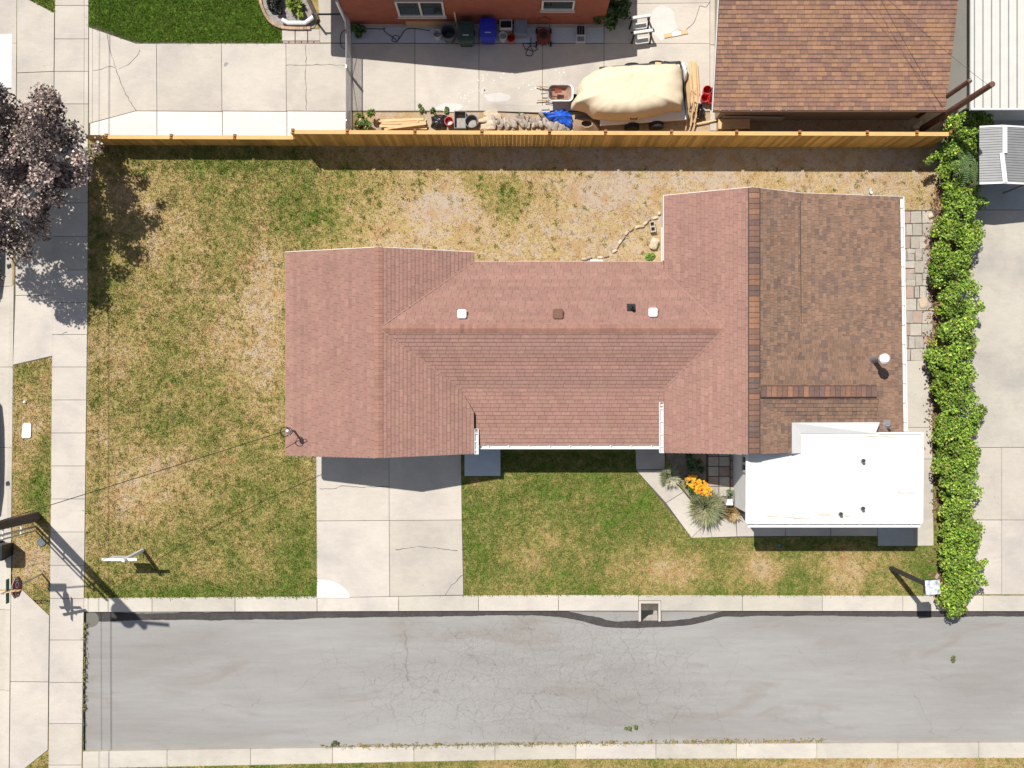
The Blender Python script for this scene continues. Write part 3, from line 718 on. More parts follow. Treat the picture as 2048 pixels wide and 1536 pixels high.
hs = thing('house', 'low house with red-brown shingle roof, brown rear wing and flat white annex', 'house', Q(0, 60))
zl = lambda x, y: 2.4 + (x + 422.8 / K) * 0.2635
zr = lambda x, y: 3.3 - (x + 242.5 / K) * 0.277
zmu = lambda x, y: 3.3 - (y - 100.8 / K) * 0.371
zml = lambda x, y: 3.3 - (100.8 / K - y) * 0.371
zpo = lambda x, y: 2.526 - (-9.3 / K - y) * 0.15
zrl = lambda x, y: 2.55 + (x - 282.5 / K) * 0.379
zrr = lambda x, y: 3.63 - (x - 432.5 / K) * 0.348
zrf = lambda x, y: 3.0 - (x - 528 / K) * 0.147
zst = lambda x, y: 3.6 - 0.148 * (x - 442 / K) - 0.1605 * (y + 13.7 / K)
zsb = lambda x, y: 3.6 - 0.148 * (x - 442 / K) + 0.31 * (y + 13.7 / K)
RED = [([(-422.8, 246.0), (-422.8, -133.5), (-242.5, -134.5), (-242.5, 248.5)], zl),
       ([(-242.5, 248.5), (-242.5, 100.8), (-70.9, 228.7), (-70.9, 246)], zr),
       ([(-242.5, 100.8), (-242.5, -134.5), (-70.9, -130), (-70.9, -53.6), (-95, -9.3)], zr),
       ([(-242.5, 100.8), (386.9, 100.8), (282.5, 207), (-100, 207)], zmu), ([(-100, 207), (282.5, 207), (282.5, 228.7), (-70.9, 228.7)], zmu),
       ([(-242.5, 100.8), (-95, -9.3), (282.5, -9.3), (386.9, 100.8)], zml),
       ([(-95, -9.3), (-67, -58), (282.5, -58), (282.5, -9.3)], zpo), ([(-67, -58), (-67, -114), (282.5, -114), (282.5, -58)], zpo),
       ([(282.5, 350), (282.5, 207), (386.9, 100.8), (432.5, 100.8), (432.5, 354)], zrl),
       ([(432.5, 100.8), (386.9, 100.8), (282.5, -9.3), (282.5, -127.5), (432.5, -126)], zrl)]
BROWN = [([(432.5, 354), (432.5, -72), (528, -72), (528, 350)], zrr), ([(432.5, -72), (432.5, -126), (512, -125.5), (512, -72)], zrr),
         ([(528, 350), (528, -72), (729.8, -72), (723, 349)], zrf), ([(674, -72), (674, -91), (730, -91), (729.8, -72)], zrf),
         ([(433, -13.7), (528, 104), (640, 88), (674, -13.7)], zst), ([(433, -13.7), (512, -72), (674, -72), (674, -13.7)], zsb)]
mb = MB()
for poly, zf in RED + BROWN:
    mb.prism([(x / K, y / K) for x, y in poly], (lambda f: lambda x, y: f(x, y) - 0.13)(zf), (lambda f: lambda x, y: f(x, y) - 0.001)(zf))
roof = mb.build('roof', M['deck'], hs)
sr = []
for poly, zf in RED: sr += plane_shingles(poly, zf, red_col, 0.140, 0.305)
sb = []
for i, (poly, zf) in enumerate(BROWN): sb += plane_shingles(poly, zf, brown_col, 0.142, 0.175, True, lift=0.004 + 0.003 * i, upd={4: (0, -1), 5: (0, 1)}.get(i))
emit_shingles(sr, roof, M['red_shingle'], 110)
o = emit_shingles(sb, roof, M['brown_shingle'], 90); o.name = 'brown_shingle_field'
# red ridge caps: bent strips over the ridges
def ridge_caps(a, b, zfun1, zfun2, axis, wid, expo, colf, m, name='ridge_cap', lift=0.02, sep=True):
    a = Vector(a); b = Vector(b); L = (b - a).length; n = int(L / expo); d = (b - a) / n; mbx = MB()
    side = Vector((1, 0, 0)) if axis == 'y' else Vector((0, 1, 0))
    for i in range(n):
        p = a + d * i; q = p + d * (0.90 if sep else 1.12); mm = MB() if sep else mbx
        mm.cur = colf(i, p.y, 0); k0, k1 = lift + 0.018, lift + 0.004
        vs = []
        for (r, k) in ((p, k0), (q, k1)):
            for s_, zf in ((-1, zfun1), (0, None), (1, zfun2)):
                c = r + side * (s_ * wid / 2); z = r.z if zf is None else zf(c.x, c.y)
                vs.append((c.x, c.y, z + k))
        vs += [(x, y, z - 0.03) for x, y, z in vs]
        mm.add(vs, [(0, 1, 4, 3), (1, 2, 5, 4), (0, 6, 7, 1), (1, 7, 8, 2), (3, 4, 10, 9), (4, 5, 11, 10), (0, 3, 9, 6), (2, 8, 11, 5)])
        if sep: mm.build(name, m, roof, col=True)
    if sep:
        mu = MB(); vs = []
        for r in (a, b):
            for s_, zf in ((-1, zfun1), (0, None), (1, zfun2)):
                c = r + side * (s_ * (wid / 2 + 0.03)); vs.append((c.x, c.y, (r.z if zf is None else zf(c.x, c.y)) + lift - 0.006))
        mu.add(vs, [(0, 1, 4, 3), (1, 2, 5, 4)]); mu.build('ridge_shade_strip', M['deck'], roof)  # dark strip added to paint shade lines between and beside the caps
    if not sep:
        o = mbx.build(name + '_row', m, roof, col=True); o['kind'] = 'stuff'
def redcap_col(row, u, t):
    k = 1 + random.gauss(0, 0.06); return (0.312 * k, 0.170 * k, 0.132 * k)
ridge_caps(Q(-242.5, -134, 3.3), Q(-242.5, 248, 3.3), zl, zr, 'y', 0.30, 0.14, redcap_col, M['red_shingle'], sep=False)
ridge_caps(Q(-236, 100.8, 3.3), Q(383, 100.8, 3.3), zml, zmu, 'x', 0.30, 0.14, redcap_col, M['red_shingle'], sep=False)
def cap_col(row, u, t):
    r = random.random(); k = random.uniform(0.88, 1.1)
    c = (0.29, 0.155, 0.10) if r < 0.28 else ((0.215, 0.125, 0.095) if r < 0.70 else (0.165, 0.108, 0.092))
    return tuple(x * k for x in c)
ridge_caps(Q(435.5, 353, 3.63), Q(435.5, -126, 3.63), lambda x, y: zrl(x, y) + 0.03, lambda x, y: zrr(x, y) + 0.05, 'y', 0.36, 0.185, cap_col, M['brown_shingle'], lift=0.03)
ridge_caps(Q(668, -13.7, zst(668 / K, -13.7 / K)), Q(447, -13.7, zst(447 / K, -13.7 / K)), lambda x, y: zsb(x, y) + 0.06, lambda x, y: zst(x, y) + 0.05, 'x', 0.36, 0.185, cap_col, M['brown_shingle'], lift=0.05)
mb = MB(); mb.beam(Q(528, 335, zrr(528 / K, 0) + 0.02), Q(530, 112, zrr(528 / K, 0) + 0.012), 0.022, 0.03); mb.build('roof_seam', M['deck'], roof)
for a_, b_ in ((Q(-240, 102.5, 3.3), Q(-70.9, 228.7, 2.4)), (Q(-240, 99, 3.3), Q(-95, -9.3, 2.526)), (Q(386.9, 100.8, 3.3), Q(282.5, 207, 2.55)), (Q(386.9, 100.8, 3.3), Q(282.5, -8, 2.55))):
    m_ = MB(); m_.beam(a_ + Vector((0, 0, 0.018)), b_ + Vector((0, 0, 0.018)), 0.05, 0.036); m_.cur = (0.33, 0.20, 0.165); m_.c = [m_.cur] * len(m_.v); m_.build('valley_shadow_strip', M['red_shingle'], roof, col=True)  # raised strips added so each valley casts a thin shadow line
# fascia strips and rakes
def rake(p0, p1, zf, w=0.03, h=0.16):
    a = Q(*p0, zf(p0[0] / K, p0[1] / K) - 0.095); b = Q(*p1, zf(p1[0] / K, p1[1] / K) - 0.095)
    m_ = MB(); m_.beam(a, b, w, h); m_.build('fascia', M['fascia'], roof)
for p0, p1, zf in (((-422.4, 246.5), (-242.5, 249.0), zl), ((-242.5, 249.0), (-71.4, 246.5), zr), ((-422, -133.4), (-242.5, -134.4), zl), ((-242.5, -134.4), (-71, -130), zr), ((-422.4, 246), (-422.4, -133), zl),
                   ((-71.4, 246), (-71.4, 229.5), zr), ((282.5, 350.5), (432.5, 354.4), zrl), ((432.5, 354.4), (528, 350.4), zrr), ((528, 350.4), (723, 349.4), zrf), ((282, 350.5), (282, 229.5), zrl), ((282, -127.3), (432, -126), zrl),
                   ((432, -126), (512, -125.5), zrr), ((-70, 228.6), (281, 228.6), zmu)):
    rake(p0, p1, zf)
# gutters
def gutter(a, b, side, name='gutter', hang=8, w=0.13):
    a = Vector(a); b = Vector(b); d = (b - a).normalized(); s_ = Vector(side) * 1.0; mbg = MB()
    o1 = s_ * (w / 2)
    mbg.beam(a + o1 + Vector((0, 0, -0.11)), b + o1 + Vector((0, 0, -0.11)), w, 0.012)
    mbg.beam(a + Vector((0, 0, -0.055)), b + Vector((0, 0, -0.055)), 0.014, 0.11); mbg.beam(a + s_ * w + Vector((0, 0, -0.05)), b + s_ * w + Vector((0, 0, -0.05)), 0.03, 0.11)
    for k in range(hang):
        p = a.lerp(b, (k + 0.5) / hang); mbg.beam(p, p + s_ * w, 0.025, 0.012)
    for p in (a, b): mbg.beam(p + Vector((0, 0, -0.05)), p + s_ * w + Vector((0, 0, -0.05)), 0.012, 0.1)
    return mbg.build(name, M['gutter'], roof)
zp = zpo(0, -114 / K)
gutter(Q(-64, -114.5, zp), Q(281, -114.5, zp), (0, -1, 0), hang=9)
gutter(Q(-70, -84, 2.41), Q(-70, -131, 2.41), (1, 0, 0), hang=3)
gutter(Q(281.5, -34, 2.56), Q(281.5, -128, 2.56), (-1, 0, 0), hang=4)
gutter(Q(723.6, 349, 2.44), Q(730.6, -88, 2.42), (1, 0, 0), hang=12)
# walls
mb = MB()
for x0, y0, x1, y1, h in ((-405, -114, -88, 232, 2.34), (-88, -20, 300, 212, 2.30), (297, -112, 540, 335, 2.50), (540, -85, 705, 335, 2.33)):
    mb.prism([(x0 / K, y0 / K), (x1 / K, y0 / K), (x1 / K, y1 / K), (x0 / K, y1 / K)], -0.1, h)
for (xa, xb, xm, yy, ze, zm) in ((-405, -88, -242.5, 230, 2.34, 3.14), (-405, -88, -242.5, -112, 2.34, 3.14), (297, 540, 432.5, 333, 2.5, 3.46), (297, 540, 432.5, -110, 2.5, 3.46)):
    vs = [Q(xa, yy, ze), Q(xb, yy, ze), Q(xm, yy, zm), Q(xa, yy - 6, ze), Q(xb, yy - 6, ze), Q(xm, yy - 6, zm)]
    mb.add(vs, [(0, 1, 2), (5, 4, 3), (0, 3, 4, 1), (1, 4, 5, 2), (2, 5, 3, 0)])
mb.build('wall', M['stucco'], hs)
gd = MB(); gd.box(Q(-246, -115.5, 1.08), (5.0, 0.05, 2.16)); gdo = gd.build('garage_door', M['white_dirty'], hs)
for r in range(4):
    for c in range(4):
        mb = MB(); mb.box(Q(-246, -117.5, 0.28 + r * 0.53) + Vector(((c - 1.5) * 1.22, 0, 0)), (1.08, 0.03, 0.42)); mb.build('panel', M['white_paint'], gdo)
def window(parent, c, w, h, facing, panes=2, sill=True):
    """flat window on a wall; facing is 'y-', 'x-' ..."""
    ax = Vector((1, 0, 0)) if facing[0] == 'y' else Vector((0, 1, 0)); nm = Vector((0, -1, 0)) if facing == 'y-' else (Vector((0, 1, 0)) if facing == 'y+' else Vector((-1, 0, 0)))
    c = Vector(c); g = MB(); t = 0.07
    for s_ in (-1, 1):
        g.beam(c + ax * (s_ * (w / 2 - t / 2)) - Vector((0, 0, h / 2)) + nm * 0.03, c + ax * (s_ * (w / 2 - t / 2)) + Vector((0, 0, h / 2)) + nm * 0.03, t, 0.08, tuple(nm))
        g.beam(c + ax * (-w / 2 + t) + Vector((0, 0, s_ * (h / 2 - t / 2))) + nm * 0.028, c + ax * (w / 2 - t) + Vector((0, 0, s_ * (h / 2 - t / 2))) + nm * 0.028, 0.08, t)
    for k in range(1, panes):
        x = -w / 2 + w * k / panes; g.beam(c + ax * x - Vector((0, 0, h / 2 - t)) + nm * 0.026, c + ax * x + Vector((0, 0, h / 2 - t)) + nm * 0.026, t, 0.07, tuple(nm))
    wo_ = g.build('window', M['pvc'], parent)
    for k in range(panes):
        x = -w / 2 + w * (k + 0.5) / panes; g = MB(); a = c + ax * (x - w / panes / 2 + t / 2) + nm * 0.01; b = c + ax * (x + w / panes / 2 - t / 2) + nm * 0.01
        g.beam(a, b, 0.012, h - t * 1.5); g.build('pane', M['glass'], wo_)
    if sill:
        g = MB(); g.beam(c + ax * (-w / 2 - 0.04) - Vector((0, 0, h / 2 + 0.04)) + nm * 0.05, c + ax * (w / 2 + 0.04) - Vector((0, 0, h / 2 + 0.04)) + nm * 0.05, 0.14, 0.05); g.build('sill', M['pvc'], wo_)
    return wo_
window(hs, Q(60, -20, 1.5), 1.8, 1.2, 'y-', 3); window(hs, Q(295.5, 270, 1.6), 1.2, 0.9, 'x-'); window(hs, Q(100, 212, 1.6), 1.4, 1.0, 'y+')
mb = MB(); mb.box(Q(200, -21, 1.05), (0.95, 0.06, 2.1)); dr = mb.build('front_door', M['brown_vent'], hs); mb = MB(); mb.cyl(Q(186, -23, 1.0), Q(186, -26, 1.0), 0.03); mb.build('handle', M['steel'], dr)
for x in (-40, 100, 240):
    mb = MB(); mb.beam(Q(x, -106, 0), Q(x, -106, zp - 0.12), 0.1, 0.1); mb.build('porch_post', M['white_paint'], hs)
# white flat annex
AZ = 2.85
an = MB()
an.prism([(442 / K, -243 / K), (742 / K, -243 / K), (742 / K, -90 / K), (520 / K, -90 / K), (520 / K, -128 / K), (442 / K, -128 / K)], -0.1, AZ - 0.14); ano = an.build('annex_wall', M['stucco'], hs)
mb = MB()
mb.prism([(512 / K, -125 / K), (512 / K, -89 / K), (754 / K, -89 / K), (754 / K, -255 / K), (432 / K, -255 / K), (432 / K, -127 / K), (470 / K, -126.8 / K)], AZ - 0.14, lambda x, y: AZ + 0.02 * (y + 255 / K))
mb2 = mb.build('annex_roof', M['membrane'], hs)
az = lambda x, y: AZ + 0.02 * (y + 255 / K)
mb = MB()   # welted edge round the membrane
E = [(754, -89), (754, -255), (432, -255), (432, -127)]
for (a, b) in zip(E[:-1], E[1:]):
    mb.beam(Q(*a, az(0, a[1] / K) + 0.012), Q(*b, az(0, b[1] / K) + 0.012), 0.09, 0.05)
mb.beam(Q(674, -90.5, az(0, -90 / K) + 0.015), Q(754, -90.5, az(0, -90 / K) + 0.015), 0.07, 0.05)
mb.build('edge_trim', M['white_paint'], mb2)
mb = MB()
mb.add([Q(511, -70.5, 3.16), Q(675, -70.5, 2.97), Q(668, -91, 2.93), Q(531, -91, 2.935), Q(531, -127, 2.93), Q(511, -127, 3.13)], [(0, 3, 2, 1), (0, 5, 4, 3)])
mb.add([Q(511, -70.5, 3.16), Q(675, -70.5, 2.97), Q(675, -70.5, 2.5), Q(511, -70.5, 2.7), Q(668, -91, 2.93), Q(668, -91, 2.5)], [(0, 1, 2, 3), (1, 4, 5, 2)])
mb.add([Q(511, -70.5, 3.16), Q(511, -127, 3.13), Q(511, -127, 2.7), Q(511, -70.5, 2.7), Q(531, -127, 2.93), Q(531, -127, 2.7)], [(0, 3, 2, 1), (1, 2, 5, 4)])
mb.build('flashing', M['membrane'], mb2)
for sx0 in (-1,):
    mb = MB(); mb.beam(Q(440, -200.5, az(0, -200 / K) + 0.006), Q(748, -200.5, az(0, -200 / K) + 0.006), 0.05, 0.010); mb.build('membrane_seam', M['white_dirty'], mb2)
for i in range(9):
    mb = MB(); x = random.uniform(450, 720); y = random.choice((-240, -244, -200, -97, -247)); pts_ = [Q(x + k * 9 + random.uniform(-3, 3), y + random.uniform(-2, 2), az(0, y / K) + 0.011 + i * 0.0004) for k in range(4)]
    ribbon = []; fs = []
    for k, p in enumerate(pts_):
        w_ = random.uniform(0.004, 0.022); ribbon += [p + Vector((0, w_, 0)), p - Vector((0, w_, 0))]
        if k: fs.append((2 * k - 2, 2 * k - 1, 2 * k + 1, 2 * k))
    mb.add(ribbon, fs); mb.build('dirt_streak', M['stone_pale'], mb2)
roof_save = roof; roof = mb2
gutter(Q(434, -256.5, AZ - 0.01), Q(752, -256.5, AZ - 0.01), (0, -1, 0), hang=10)
roof = roof_save
window(hs, Q(441, -150, 2.05), 0.62, 0.75, 'x-', 2, False)
# vents and pipes on the roofs (parts of the house)
def cap_vent(px, py, zf, m, s=0.32, h=0.16, name='roof_vent'):
    p = P(px, py, 3.0); z = zf(p.x, p.y); p = P(px, py, z + h * 0.6); z = zf(p.x, p.y); mbv = MB()
    mbv.lathe([(s * 0.52, -0.06), (s * 0.52, h * 0.4), (s * 0.60, h * 0.4), (s * 0.64, h * 0.65), (s * 0.60, h), (s * 0.3, h * 1.12), (0.0005, h * 1.15)], (p.x, p.y, z), 8)
    mbv2 = MB(); r = s / 2
    def rr(q, z_, c=0.3): return [Vector((p.x + x * q, p.y + y * q, z + z_)) for x, y in ((-r, -r * (1 - c)), (-r * (1 - c), -r), (r * (1 - c), -r), (r, -r * (1 - c)), (r, r * (1 - c)), (r * (1 - c), r), (-r * (1 - c), r), (-r, r * (1 - c)))]
    L = [rr(0.9, -0.08), rr(0.9, h * 0.45), rr(1.0, h * 0.5), rr(1.0, h * 0.85), rr(0.85, h)]; vs = [q for l in L for q in l]; n = 8
    fs = [(k * n + i, k * n + (i + 1) % n, (k + 1) * n + (i + 1) % n, (k + 1) * n + i) for k in range(4) for i in range(n)] + [tuple(range(4 * n, 5 * n))]
    mbv2.add(vs, fs); o_ = mbv2.build(name, m, roof)
    return o_
o = cap_vent(924, 628, zmu, M['white_paint']); o = cap_vent(1306, 625, zmu, M['white_paint']); o = cap_vent(1116, 628, zmu, M['brown_vent'], 0.36, 0.14)
p = P(1262, 617, 3.1); z = zmu(p.x, p.y); p = P(1262, 617, z)
mb = MB(); mb.box((p.x, p.y + 0.04, z + 0.04), (0.30, 0.26, 0.02), rx=-0.355); mb.lathe([(0.13, 0.0), (0.08, 0.09), (0.05, 0.11), (0.05, 0.30), (0.035, 0.30), (0.035, 0.2)], (p.x + 0.02, p.y, z), 12); mb.build('pipe_boot', M['black'], roof)
p = P(1745, 718, 2.6); z = zrf(p.x, p.y) + 0.1
p = P(1748, 719, z)
mb = MB(); mb.lathe([(0.16, -0.1), (0.10, 0.05), (0.09, 0.08), (0.09, 0.85)], p, 14); fl_ = mb.build('flue_pipe', M['steel'], roof, smooth=False)
mb = MB(); mb.lathe([(0.09, 0.80), (0.17, 0.84), (0.18, 0.98), (0.12, 1.06), (0.0005, 1.08)], p, 18); mb.build('flue_cap', M['white_paint'], fl_)
p = P(1771, 852, 2.5); z = zrf(p.x, p.y) + 0.01; mb = MB(); mb.box((p.x, p.y + 0.05, z + 0.03), (0.26, 0.3, 0.02)); mb.lathe([(0.11, 0.02), (0.06, 0.1), (0.045, 0.12), (0.045, 0.36), (0.03, 0.36), (0.03, 0.25)], (p.x, p.y, z), 12); mb.build('pipe_boot', M['steel'], roof)
for px, py in ((1722, 920), (1722, 1015), (1678, 1026)):
    p = P(px, py, AZ + 0.05); z = az(0, p.y); mb = MB(); mb.lathe([(0.32, 0.004), (0.12, 0.03), (0.055, 0.06), (0.05, 0.28), (0.032, 0.28), (0.032, 0.1), (0.0005, 0.1)], (p.x, p.y, z), 16); v_ = mb.build('pipe_boot', M['membrane'], mb2)
    mb = MB(); mb.cyl((p.x, p.y, z + 0.2), (p.x, p.y, z + 0.292), 0.056, n=14); mb.build('pipe_collar', M['dark_metal'], v_)
# weatherhead on the garage corner
p = P(590, 860, 2.6); z = zl(p.x, p.y); p = P(588, 861, z)
MAST = Vector((p.x, p.y, z + 0.95))
mb = MB(); mb.cyl((p.x, p.y, z - 0.05), (p.x, p.y, z + 0.85), 0.04, n=10); ms = mb.build('service_mast', M['steel'], roof)
mb = MB(); mb.lathe([(0.05, 0.8), (0.09, 0.84), (0.08, 0.97), (0.0005, 1.0)], p, 12); mb.build('weatherhead', M['steel'], ms)
mb = MB(); mb.tube([MAST + Vector((math.cos(t) * 0.16 - 0.1, math.sin(t) * 0.16, -0.06 - 0.05 * math.sin(t * 2))) for t in np.linspace(0, 5.6, 18)], 0.016); mb.tube([MAST + Vector((-0.05, 0.1, 0)), MAST + Vector((0.1, 0.15, 0.12)), MAST + Vector((0.2, 0.02, 0.0)), MAST + Vector((0.05, -0.12, -0.1))], 0.014); mb.build('service_loop', M['black'], ms)
mb = MB(); mb.tube([P(1743, 385, 2.1), P(1741, 380, 1.6), P(1742, 377, 0.1)], 0.05, 8); mb.build('downspout', M['gutter'], hs)
mb = MB(); mb.tube([P(1812, 722, 2.3), P(1806, 722, 2.2), P(1800, 722, 0.2)], 0.045, 8); mb.build('downspout', M['gutter'], hs)

# ------------------------------------------------------------------ neighbour's garage with mottled shingle roof
ng = thing('garage', 'neighbour garage under a mottled orange-brown shingle roof', 'garage', P(1640, 60))
EZ, GP = 2.45, 0.27
y0 = P(0, 221, EZ).y; gx0 = P(1427, 221, EZ).x; gx1 = P(1891, 221, EZ).x; RL = 5.6
zg = lambda x, y: EZ + (y - y0) * GP
zg2 = lambda x, y: EZ + (2 * (y0 + RL) - y - y0) * GP
pf = [(gx0 * K, y0 * K), (gx1 * K, y0 * K), (gx1 * K, (y0 + RL) * K), (gx0 * K, (y0 + RL) * K)]
pb = [(gx0 * K, (y0 + RL) * K), (gx1 * K, (y0 + RL) * K), (gx1 * K, (y0 + 2 * RL) * K), (gx0 * K, (y0 + 2 * RL) * K)]
mb = MB()
for pl, zf in ((pf, zg), (pb, zg2)): mb.prism([(x / K, y / K) for x, y in pl], (lambda f: lambda x, y: f(x, y) - 0.12)(zf), (lambda f: lambda x, y: f(x, y) - 0.001)(zf))
roof = mb.build('roof', M['deck'], ng)
st = plane_shingles(pf, zg, tan_col, 0.145, 0.27, True)
st = [(r[0] if max(v[1] for v in r[1]) < P(0, 0, 3).y else 0.001 + r[0] * 0.01, *r[1:]) for r in st]
emit_shingles(st, roof, M['brown_shingle'], 290)
wx0, wx1, wy0, wy1 = gx0 + 0.56, gx1 - 0.25, y0 + 0.35, y0 + 2 * RL - 0.35
mb = MB(); mb.prism([(wx0, wy0), (wx1, wy0), (wx1, wy1), (wx0, wy1)], -0.1, EZ - 0.04); mb.build('wall', M['beige_wall'], ng)
for gx in (wx0 + 0.05, wx1 - 0.05):
    mb = MB(); mb.add([(gx - 0.05, wy0, EZ - 0.04), (gx - 0.05, wy1, EZ - 0.04), (gx - 0.05, y0 + RL, EZ + RL * GP - 0.13), (gx + 0.05, wy0, EZ - 0.04), (gx + 0.05, wy1, EZ - 0.04), (gx + 0.05, y0 + RL, EZ + RL * GP - 0.13)], [(0, 1, 2), (5, 4, 3), (0, 3, 4, 1), (1, 4, 5, 2), (2, 5, 3, 0)]); mb.build('gable', M['beige_wall'], ng)
mb = MB(); mb.beam((gx0, y0 - 0.02, EZ - 0.07), (gx1, y0 - 0.02, EZ - 0.07), 0.03, 0.13); mb.build('fascia', M['brown_vent'], ng)
mb = MB(); mb.beam((gx0 - 0.03, y0, EZ - 0.07), (gx0 - 0.03, y0 + RL, EZ + RL * GP - 0.07), 0.03, 0.13); mb.build('fascia', M['white_dirty'], ng)
for k in range(7):
    mb = MB(); xx = P(1440 + [0, 18, 62, 82, 118, 132, 340][k], 221, EZ).x; mb.box((xx, y0 + 0.03, EZ + 0.02), (0.03, 0.10, 0.02)); mb.build('shingle_clip', M['steel'], roof)

# ------------------------------------------------------------------ neighbour's brick house at the top
bh = thing('brick_house', 'red brick house with pale window frames above the shaded yard', 'house', P(950, -60))
by = P(0, 50).y
mb = MB(); mb.prism([(P(699, 0).x, by), (P(1207, 0).x, by), (P(1207, 0).x, by + 9), (P(699, 0).x, by + 9)], -0.1, 2.5); mb.build('wall', M['brick'], bh)
ridge_x = P(957, 0).x; ex0, ex1 = P(617, 0).x, P(1227, 0).x; fy = by - 0.03; zr_ = 3.9; ze_ = 2.5
mb = MB()
for xa, za, xb, zb in ((ex0, ze_, ridge_x, zr_), (ridge_x, zr_, ex1, ze_)):
    mb.add([(xa, fy, za), (xb, fy, zb), (xb, by + 9.4, zb), (xa, by + 9.4, za), (xa, fy, za - 0.14), (xb, fy, zb - 0.14), (xb, by + 9.4, zb - 0.14), (xa, by + 9.4, za - 0.14)],
           [(0, 1, 2, 3), (7, 6, 5, 4), (0, 4, 5, 1), (1, 5, 6, 2), (2, 6, 7, 3), (3, 7, 4, 0)])
mb.build('roof', M['brown_vent'], bh)
mb = MB(); mb.add([(P(699, 0).x, by + 0.02, 2.5), (P(1207, 0).x, by + 0.02, 2.5), (ridge_x, by + 0.02, 3.74), (P(699, 0).x, by + 0.2, 2.5), (P(1207, 0).x, by + 0.2, 2.5), (ridge_x, by + 0.2, 3.74)], [(0, 1, 2), (5, 4, 3), (0, 3, 4, 1), (1, 4, 5, 2), (2, 5, 3, 0)]); mb.build('gable', M['brick'], bh)
window(bh, (P(849, 0).x, by, 1.65), 1.72, 1.34, 'y-', 2); window(bh, (P(1111, 0).x, by, 2.0), 1.18, 0.84, 'y-', 1)
mb = MB(); mb.tube([(P(699, 0).x - 0.06, by - 0.06, 2.4), (P(699, 0).x - 0.06, by - 0.06, 0.5), (P(699, 0).x - 0.06, by - 0.25, 0.35)], 0.05, 8); mb.build('downspout', M['white_paint'], bh)
mb = MB(); mb.beam((P(699, 0).x, by - 0.06, 0.04), (P(1207, 0).x, by - 0.06, 0.04), 0.12, 0.12); mb.build('footing', M['concrete_old'], bh)

# ------------------------------------------------------------------ sheds on the right
ws = thing('shed', 'large shed with white standing-seam metal roof', 'shed', P(2080, 60))
SZ = 2.6; a = P(1941, 217, SZ); 
mb = MB(); mb.prism([(a.x, a.y), (a.x + 6, a.y), (a.x + 6, a.y + 9), (a.x, a.y + 9)], SZ - 0.08, SZ); mb.prism([(a.x + 0.3, a.y + 0.3), (a.x + 5.7, a.y + 0.3), (a.x + 5.7, a.y + 8.7), (a.x + 0.3, a.y + 8.7)], -0.1, SZ - 0.08)
wr = mb.build('roof', M['corr_white'], ws)
for k in range(20):
    mb = MB(); x = a.x + 0.13 + k * 0.30; mb.beam((x, a.y + 0.01, SZ + 0.018), (x, a.y + 8.95, SZ + 0.018), 0.03, 0.036); mb.build('seam', M['corr_grey'], wr)
mb = MB(); mb.beam((a.x, a.y - 0.02, SZ - 0.03), (a.x + 6, a.y - 0.02, SZ - 0.03), 0.05, 0.12); mb.build('fascia', M['white_paint'], ws)
gs = thing('awning', 'small grey ribbed metal awning with white ridge strip behind the hedge', 'awning', P(1990, 310))
GZ = 2.1; a = P(1957, 368, GZ); b = P(2075, 255, GZ); xm_ = P(2006, 300, GZ + 0.22).x
sl_ = lambda x: GZ + 0.22 - abs(x - xm_) * 0.2
mb = MB()
for k in range(22):
    ya = a.y + (b.y - a.y) * k / 22; yb = a.y + (b.y - a.y) * (k + 0.86) / 22
    for xa, xb in ((a.x, xm_), (xm_, b.x)):
        mm = MB(); mm.add([(xa, ya, sl_(xa)), (xb, ya, sl_(xb)), (xb, yb, sl_(xb)), (xa, yb, sl_(xa)), (xa, ya, sl_(xa) - 0.03), (xb, ya, sl_(xb) - 0.03), (xb, yb, sl_(xb) - 0.03), (xa, yb, sl_(xa) - 0.03)], [(0, 1, 2, 3), (7, 6, 5, 4), (0, 4, 5, 1), (1, 5, 6, 2), (2, 6, 7, 3), (3, 7, 4, 0)]); mm.build('roof_panel', M['corr_grey'], gs)
mb = MB(); mb.box(((a.x + b.x) / 2, (a.y + b.y) / 2, GZ - 0.05), (b.x - a.x - 0.1, b.y - a.y - 0.1, 0.06)); mb.build('roof_underlay', M['dark_metal'], gs)
mb = MB(); mb.beam((xm_ + 0.05, b.y, GZ + 0.25), (xm_ + 0.05, a.y + (b.y - a.y) * 0.52, GZ + 0.25), 0.16, 0.02); mb.beam((xm_ - 0.06, a.y + (b.y - a.y) * 0.52, GZ + 0.255), (xm_ + 0.06, a.y, GZ + 0.255), 0.16, 0.02); mb.build('ridge_strip', M['white_paint'], gs)
mb = MB()
for yy in (a.y, b.y):
    mb = MB(); mb.beam((a.x, yy, sl_(a.x)), (xm_, yy, sl_(xm_)), 0.06, 0.05); mb.beam((xm_, yy, sl_(xm_)), (b.x, yy, sl_(b.x)), 0.06, 0.05); mb.build('edge_trim', M['white_paint'], gs)
pass
for xx, yy in ((a.x + 0.15, a.y + 0.1), (b.x - 0.1, a.y + 0.1), (a.x + 0.15, b.y - 0.1), (b.x - 0.1, b.y - 0.1)):
    mb = MB(); mb.beam((xx, yy, 0), (xx, yy, GZ - 0.08), 0.07, 0.07); mb.build('post', M['steel'], gs)

